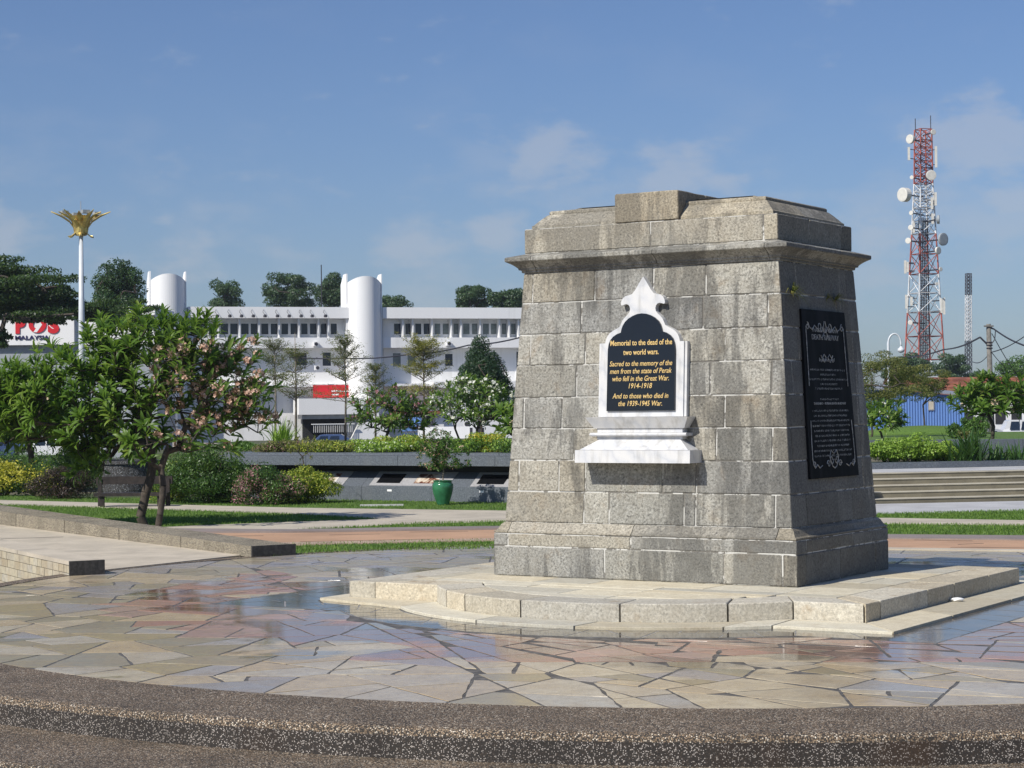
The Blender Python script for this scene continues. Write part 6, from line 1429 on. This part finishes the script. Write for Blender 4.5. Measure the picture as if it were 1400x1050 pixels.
def dish(px, py, r_px, az, m='dish', depth=.6):
    """az: degrees, 0 faces the viewer, negative faces left"""
    c = atY(px, py, TY-3); r_ = r_px*tu; a = R(az); d = Vector((math.sin(a), -math.cos(a), 0)); s_ = Vector((math.cos(a), math.sin(a), 0)); q = MB(); n = 22
    prof = [(0.02,.03),(.8,.03),(1.0,0),(1.0,-depth),(.85,-depth-.1),(.05,-depth-.35)]
    q.loft([[c+(s_*math.cos(t)+Vector((0,0,1))*math.sin(t))*rr*r_+d*z_*r_ for t in [2*math.pi*k/n for k in range(n)]] for rr, z_ in prof]); dd_ = part(mt, 'dish_antenna', q, M[m], False)
    q = MB(); q.tube([c-d*r_*(depth+.2), Vector((tcx(py), TY, c.z))], .09, 5); part(dd_, 'bracket', q, M['dark']) if False else part(mt, 'dish_bracket', q, M['dark'])
for a in ((1243.5,190,6.2,-50,'dish',.6),(1276.5,180.5,3.8,20,'dish',.4),(1273.5,239.5,7,10,'dish',.35),(1233.5,266,9.5,-55,'dish',.9),(1246.5,242.5,2.6,-20,'dish',.5),(1284.5,300,6,75,'dishgrey',.5),(1290.5,327,8.6,35,'dishgrey',.35),(1283.5,342.5,5.2,40,'dish',.5),(1241.5,329,4,-30,'dish',.4),(1286.5,368,2.9,30,'dish',.4),(1245.5,291,3,-40,'dish',.5),(1245,311,3.6,-30,'dish',.5),(1244.5,441,3.2,-10,'dish',.4),(1281,388,2.4,20,'dish',.4)): dish(*a)
for x, y0, y1 in ((1242.5,201,219),(1279.5,200,229),(1279,263,281),(1249,303,318),(1237.5,356,374),(1239,403,422),(1287,408,428),(1290.5,407,430),(1246,406,418),(1275,292,306),(1274,270,286),(1240.8,358,372)):
    a, b_ = atY(x,y0,TY-1), atY(x,y1,TY-1); q = MB(); q.box((a.x-.13,TY-1.1,b_.z),(a.x+.13,TY-.9,a.z)); q2 = part(mt, 'panel_antenna', q, M['dish']); q = MB()
    for f in (.15,.85): z_ = a.z+(b_.z-a.z)*f; q.tube([(a.x,TY-.95,z_),(tcx(y0)+(a.x-tcx(y0))*.5,TY,z_)], .05, 4)
    part(mt, 'antenna_bracket', q, M['dark'])
mast('slim lattice mast standing far off right of the tall one', 1324, 420, [(374,3.8),(510,4.3)], [(374,403,6,'dark'),(403,440,7,'twhite'),(440,466,5,'twhite'),(466,530,10,'dark')], 'dark', False, 'slim_lattice_mast', .085, .05)

# ------------------------------------------------------------------ blue shed, rusty roof, vehicles
HY = 118.; sh = thing('blue_shed', 'blue corrugated metal shed with a small window on a white plinth', 'shed', (X_(1260,HY),HY,-.35))
x0, x1 = X_(1178,HY), X_(1318,HY); zb_ = zt_(588,1260,HY); zt1, zt3 = zt_(533,1225,HY), zt_(542,1318,HY); q = MB(); n = 150
V = []; 
for i in range(n+1):
    f = i/n; x = x0+(x1-x0)*f; y = HY-(.045 if (i % 4) in (1,2) else 0); V += [(x,y,zb_),(x,y,zt1+(zt3-zt1)*max(0,(f-.33)/.67))]
q.add(V, [(2*i,2*i+2,2*i+3,2*i+1) for i in range(n)]); q.box((x0,HY+.02,zb_),(x1,HY+4,zt3)); part(sh, 'corrugated_wall', q, M['blue'])
q = MB(); q.box((x0-.1,HY-.03,-.35),(x1+.1,HY+4,zb_-.002)); part(sh, 'plinth_wall', q, M['white'])
q = MB(); xm = x0+(x1-x0)*.33; q.add([(x0-.1,HY-.25,zt1+.02),(xm,HY-.25,zt1+.02),(x1+.15,HY-.25,zt3+.02),(x1+.15,HY+4,zt3+.3),(xm,HY+4,zt1+.3),(x0-.1,HY+4,zt1+.3)]+[(x0-.1,HY-.25,zt1+.09),(xm,HY-.25,zt1+.09),(x1+.15,HY-.25,zt3+.09),(x1+.15,HY+4,zt3+.37),(xm,HY+4,zt1+.37),(x0-.1,HY+4,zt1+.37)], [(0,1,7,6),(1,2,8,7),(6,7,10,11),(7,8,9,10),(2,3,9,8),(0,5,4,1),(1,4,3,2)]); part(sh, 'roof', q, M['steel'])
q = MB(); a, b_ = atY(1268.5,548,HY), atY(1277,561,HY); q.box((a.x,HY-.09,b_.z),(b_.x,HY-.04,a.z)); w_ = part(sh, 'window', q, M['steel']); q = MB(); q.box((a.x+.05,HY-.10,b_.z+.05),(b_.x-.05,HY-.09,a.z-.05)); 
o = link('shutter', mesh_of(q,'shutter',M['ramp'],False,(X_(1260,HY),HY,-.35)), w_)
GY = 138.; rh = thing('rusty_roofed_hall', 'low white hall under a long rust-red ribbed roof', 'building', (X_(1330,GY),GY,-.35)); q = MB(); x0, x1 = X_(1222,GY), X_(1480,GY); ze, zr_ = zt_(541,1330,GY), zt_(515.5,1330,GY+3)
q.box((x0+.2,GY+.3,-.35),(x1,GY+6,ze-.02)); part(rh, 'wall', q, M['white_soft'])
nr = 5
for i in range(nr):
    f0, f1 = i/nr, (i+1)/nr; q = MB(); q.add([(x0,GY+3*f0,ze+(zr_-ze)*f0+.10),(x1,GY+3*f0,ze+(zr_-ze)*f0+.10),(x1,GY+3*f1+.02,ze+(zr_-ze)*f1),(x0,GY+3*f1+.02,ze+(zr_-ze)*f1),(x0,GY+3*f0,ze+(zr_-ze)*f0-.02),(x1,GY+3*f0,ze+(zr_-ze)*f0-.02)], [(0,1,2,3),(4,5,1,0)]); part(rh, 'roof_course', q, M['rust_roof'])
q = MB(); q.add([(x0,GY+3,zr_),(x1,GY+3,zr_),(x1,GY+6,ze),(x0,GY+6,ze)],[(0,1,2,3)]); part(rh, 'rear_roof', q, M['rust_roof'])
for k in range(4): q = MB(); xa = X_(1318+k*22,GY); q.box((xa,GY+.26,zt_(580,1330,GY)),(xa+.7,GY+.3,zt_(562,1330,GY))); part(rh, 'opening', q, M['void'])

def car(label, px, Y, paint, Lc=2.9, H=.95, name='parked_car', suv=False, rz=0.):
    X = X_(px, Y); c = thing(name, label, 'car', (X, Y, -.344), rz); hl = Lc/2; wd = .56
    body = [(-hl,.18),(-hl,.42),(-hl+.1,.52),(-hl*.55,.56),(-hl*.32,H-.04),(-hl*.2,H),(hl*.42,H),(hl*.62,H*.85),(hl*.86,.58),(hl,.52),(hl,.2),(hl-.1,.16),(-hl+.1,.16)]
    if suv: body = [(-hl,.2),(-hl,.55),(-hl*.62,.62),(-hl*.45,H-.05),(-hl*.38,H),(hl*.92,H),(hl,H-.12),(hl,.25),(hl-.05,.2),(-hl+.1,.2)]
    q = MB(); n = len(body); body = body[::-1]
    q.add([(x,-wd*(.86 if z > .6 else 1),z) for x,z in body]+[(x,wd*(.86 if z > .6 else 1),z) for x,z in body], [tuple(range(n)), tuple(reversed(range(n,2*n)))]+[(i,n+i,n+(i+1)%n,(i+1)%n) for i in range(n)]); lpart(c, 'body', q, M[paint])
    for s_ in (-1, 1):
        for xa, xb in (((-hl*.36,-hl*.02),(.02,hl*.38)) if not suv else ((-hl*.42,-hl*.05),(0,hl*.38),(hl*.45,hl*.85))):
            q = MB(); yy = s_*wd*.93; z0, z1 = .60, H-.09; q.add([(xa,s_*(wd+.012),z0),(xb,s_*(wd+.012),z0),(xb,s_*(wd*.90+.012),z1),(xa+.10,s_*(wd*.90+.012),z1)], [(0,1,2,3)] if s_ < 0 else [(3,2,1,0)]); lpart(c, 'side_window', q, M['glass'])
        for xw in (-hl*.62, hl*.60):
            q = MB(); q.lathe([(.20,-.06),(.21,-.04),(.21,.06),(.20,.08),(.12,.08),(.11,.06),(.02,.06)], (0,0,0), 18); q.xform(lambda p: Vector((xw+p.x, s_*(wd-.04)+s_*p.z, .20+p.y))); w_ = lpart(c, 'wheel', q, M['tyre'])
            q = MB(); q.lathe([(.11,.0),(.11,.02),(.02,.03)], (0,0,0), 12); q.xform(lambda p: Vector((xw+p.x, s_*(wd-.02)+s_*(p.z+.06), .20+p.y))); lpart(w_, 'rim', q, M['steel'])
    q = MB(); q.box((-hl-.01,-wd*.8,.42),(-hl+.03,-wd*.5,.50)); lpart(c, 'headlight', q, M['white']); q = MB(); q.box((-hl-.01,wd*.5,.42),(-hl+.03,wd*.8,.50)); lpart(c, 'headlight', q, M['white'])
    return c
car('dark blue car at the far left behind the long hedge', 8, 92, 'c_blue'); car('silver hatchback left of the white one behind the long hedge', -28, 97, 'c_silver')
car('pale blue-grey car behind the hedge under the left frangipani', 30, 98, 'c_silver'); car('white car behind the hedge near the mossy boulder', 66, 92, 'c_white')
car('white off-road vehicle with roof rails at the right edge behind the frangipani', 1392, 112, 'c_white', 3.0, 1.16, 'parked_van', True)
car('silver car with only its roof showing behind the right retaining wall', 1344, 92, 'c_silver', 2.7, .90); car('yellow-roofed car beside the white off-road vehicle', 1378, 90, 'c_yellow', 2.6, .78); car('grey car behind the small frangipani next to the memorial', 1196, 90, 'c_silver', 2.7, .86)
car('dark car parked in the shade under the blue awning', 558, 96, 'c_blue', 2.8, .95); car('dark car in the entrance bay under the red banner', 450, 99, 'c_blue', 2.8, .9)

# ------------------------------------------------------------------ utility pole and wires
UY = 88.; ux_ = X_(1354,UY); up_ = thing('utility_pole', 'weathered utility pole with crossarm rising behind the right-hand frangipani', 'utility pole', (ux_,UY,-.35)); zt4 = zt_(443,1354,UY)
q = MB(); q.tube([(X_(1356,UY),UY,-.35),(X_(1353,UY),UY,zt4)], [.14,.10], 10); part(up_, 'pole', q, M['polewood'], True)
q = MB(); q.box((X_(1346,UY),UY-.14,zt_(447,1354,UY)),(X_(1359,UY),UY-.08,zt_(445,1354,UY))); part(up_, 'crossarm', q, M['polewood'])
for y in (469,473,477): q = MB(); q.lathe([(.13,0),(.15,.03),(.13,.06)], (X_(1354,UY),UY,zt_(y,1354,UY)), 10); part(up_, 'insulator_clamp', q, M['dark'])
def wire(label, pts, r=.022, sagn=10):
    P = [atY(*p) for p in pts]; q = MB(); out = []
    for i in range(len(P)-1):
        for k in range(sagn): f = k/sagn; p = P[i].lerp(P[i+1], f); out.append(p-Vector((0,0,(P[i]-P[i+1]).length*.012*math.sin(math.pi*f))))
    out.append(P[-1]); q.tube(out, r, 4); tag(link('power_line', mesh_of(q,'power_line',M['dark'],False,tuple(P[0])),None,P[0]), label, 'cable', 'overhead cables')
wire('thick cable curving from the utility pole down towards the tall mast', [(1352,473,UY),(1347,468,UY),(1340,461,UY),(1290,478,UY+10),(1230,488,UY+20)], .04)
wire('cable running from the pole top down to the right edge', [(1354,448,UY),(1359,450,UY),(1402,473,UY-6),(1460,505,UY-16)], .035)
wire('thin cable climbing to the right edge from below the pole head', [(1328,494,UY+20),(1354,482,UY),(1402,459,UY-8),(1460,430,UY-18)], .022)
wire('thin stay wire slanting down right of the pole', [(1356,456,UY),(1392,516,UY+4)], .02); wire('lower stay wire ending behind the frangipani', [(1356,482,UY),(1372,500,UY+2),(1392,540,UY+4)], .02)
wire('cable hanging in a loop beside the pole head', [(1355,447,UY-.2),(1361,452,UY-.2),(1360,464,UY-.2),(1355,471,UY-.2)], .022, 4)
wire('long cable sagging across the white building to the memorial edge', [(395,488.5,96),(470,490,95),(560,484.5,90),(640,472,84),(720,459,78),(800,440,72)], .03)

# ------------------------------------------------------------------ thin air haze over the whole place
hm = bpy.data.materials.new('haze'); hm.use_nodes = True; ht = hm.node_tree; ht.nodes.clear()
pv = ht.nodes.new('ShaderNodeVolumePrincipled'); pv.inputs['Color'].default_value = (.80,.88,1,1); pv.inputs['Density'].default_value = .00028; pv.inputs['Anisotropy'].default_value = .2
ho = ht.nodes.new('ShaderNodeOutputMaterial'); ht.links.new(pv.outputs[0], ho.inputs['Volume'])
q = MB(); q.box((-520,-80,-1.4), (520,920,62)); o = link('haze', mesh_of(q,'haze',hm)); tag(o, 'thin pale air haze over the whole park', 'haze', kind='stuff')
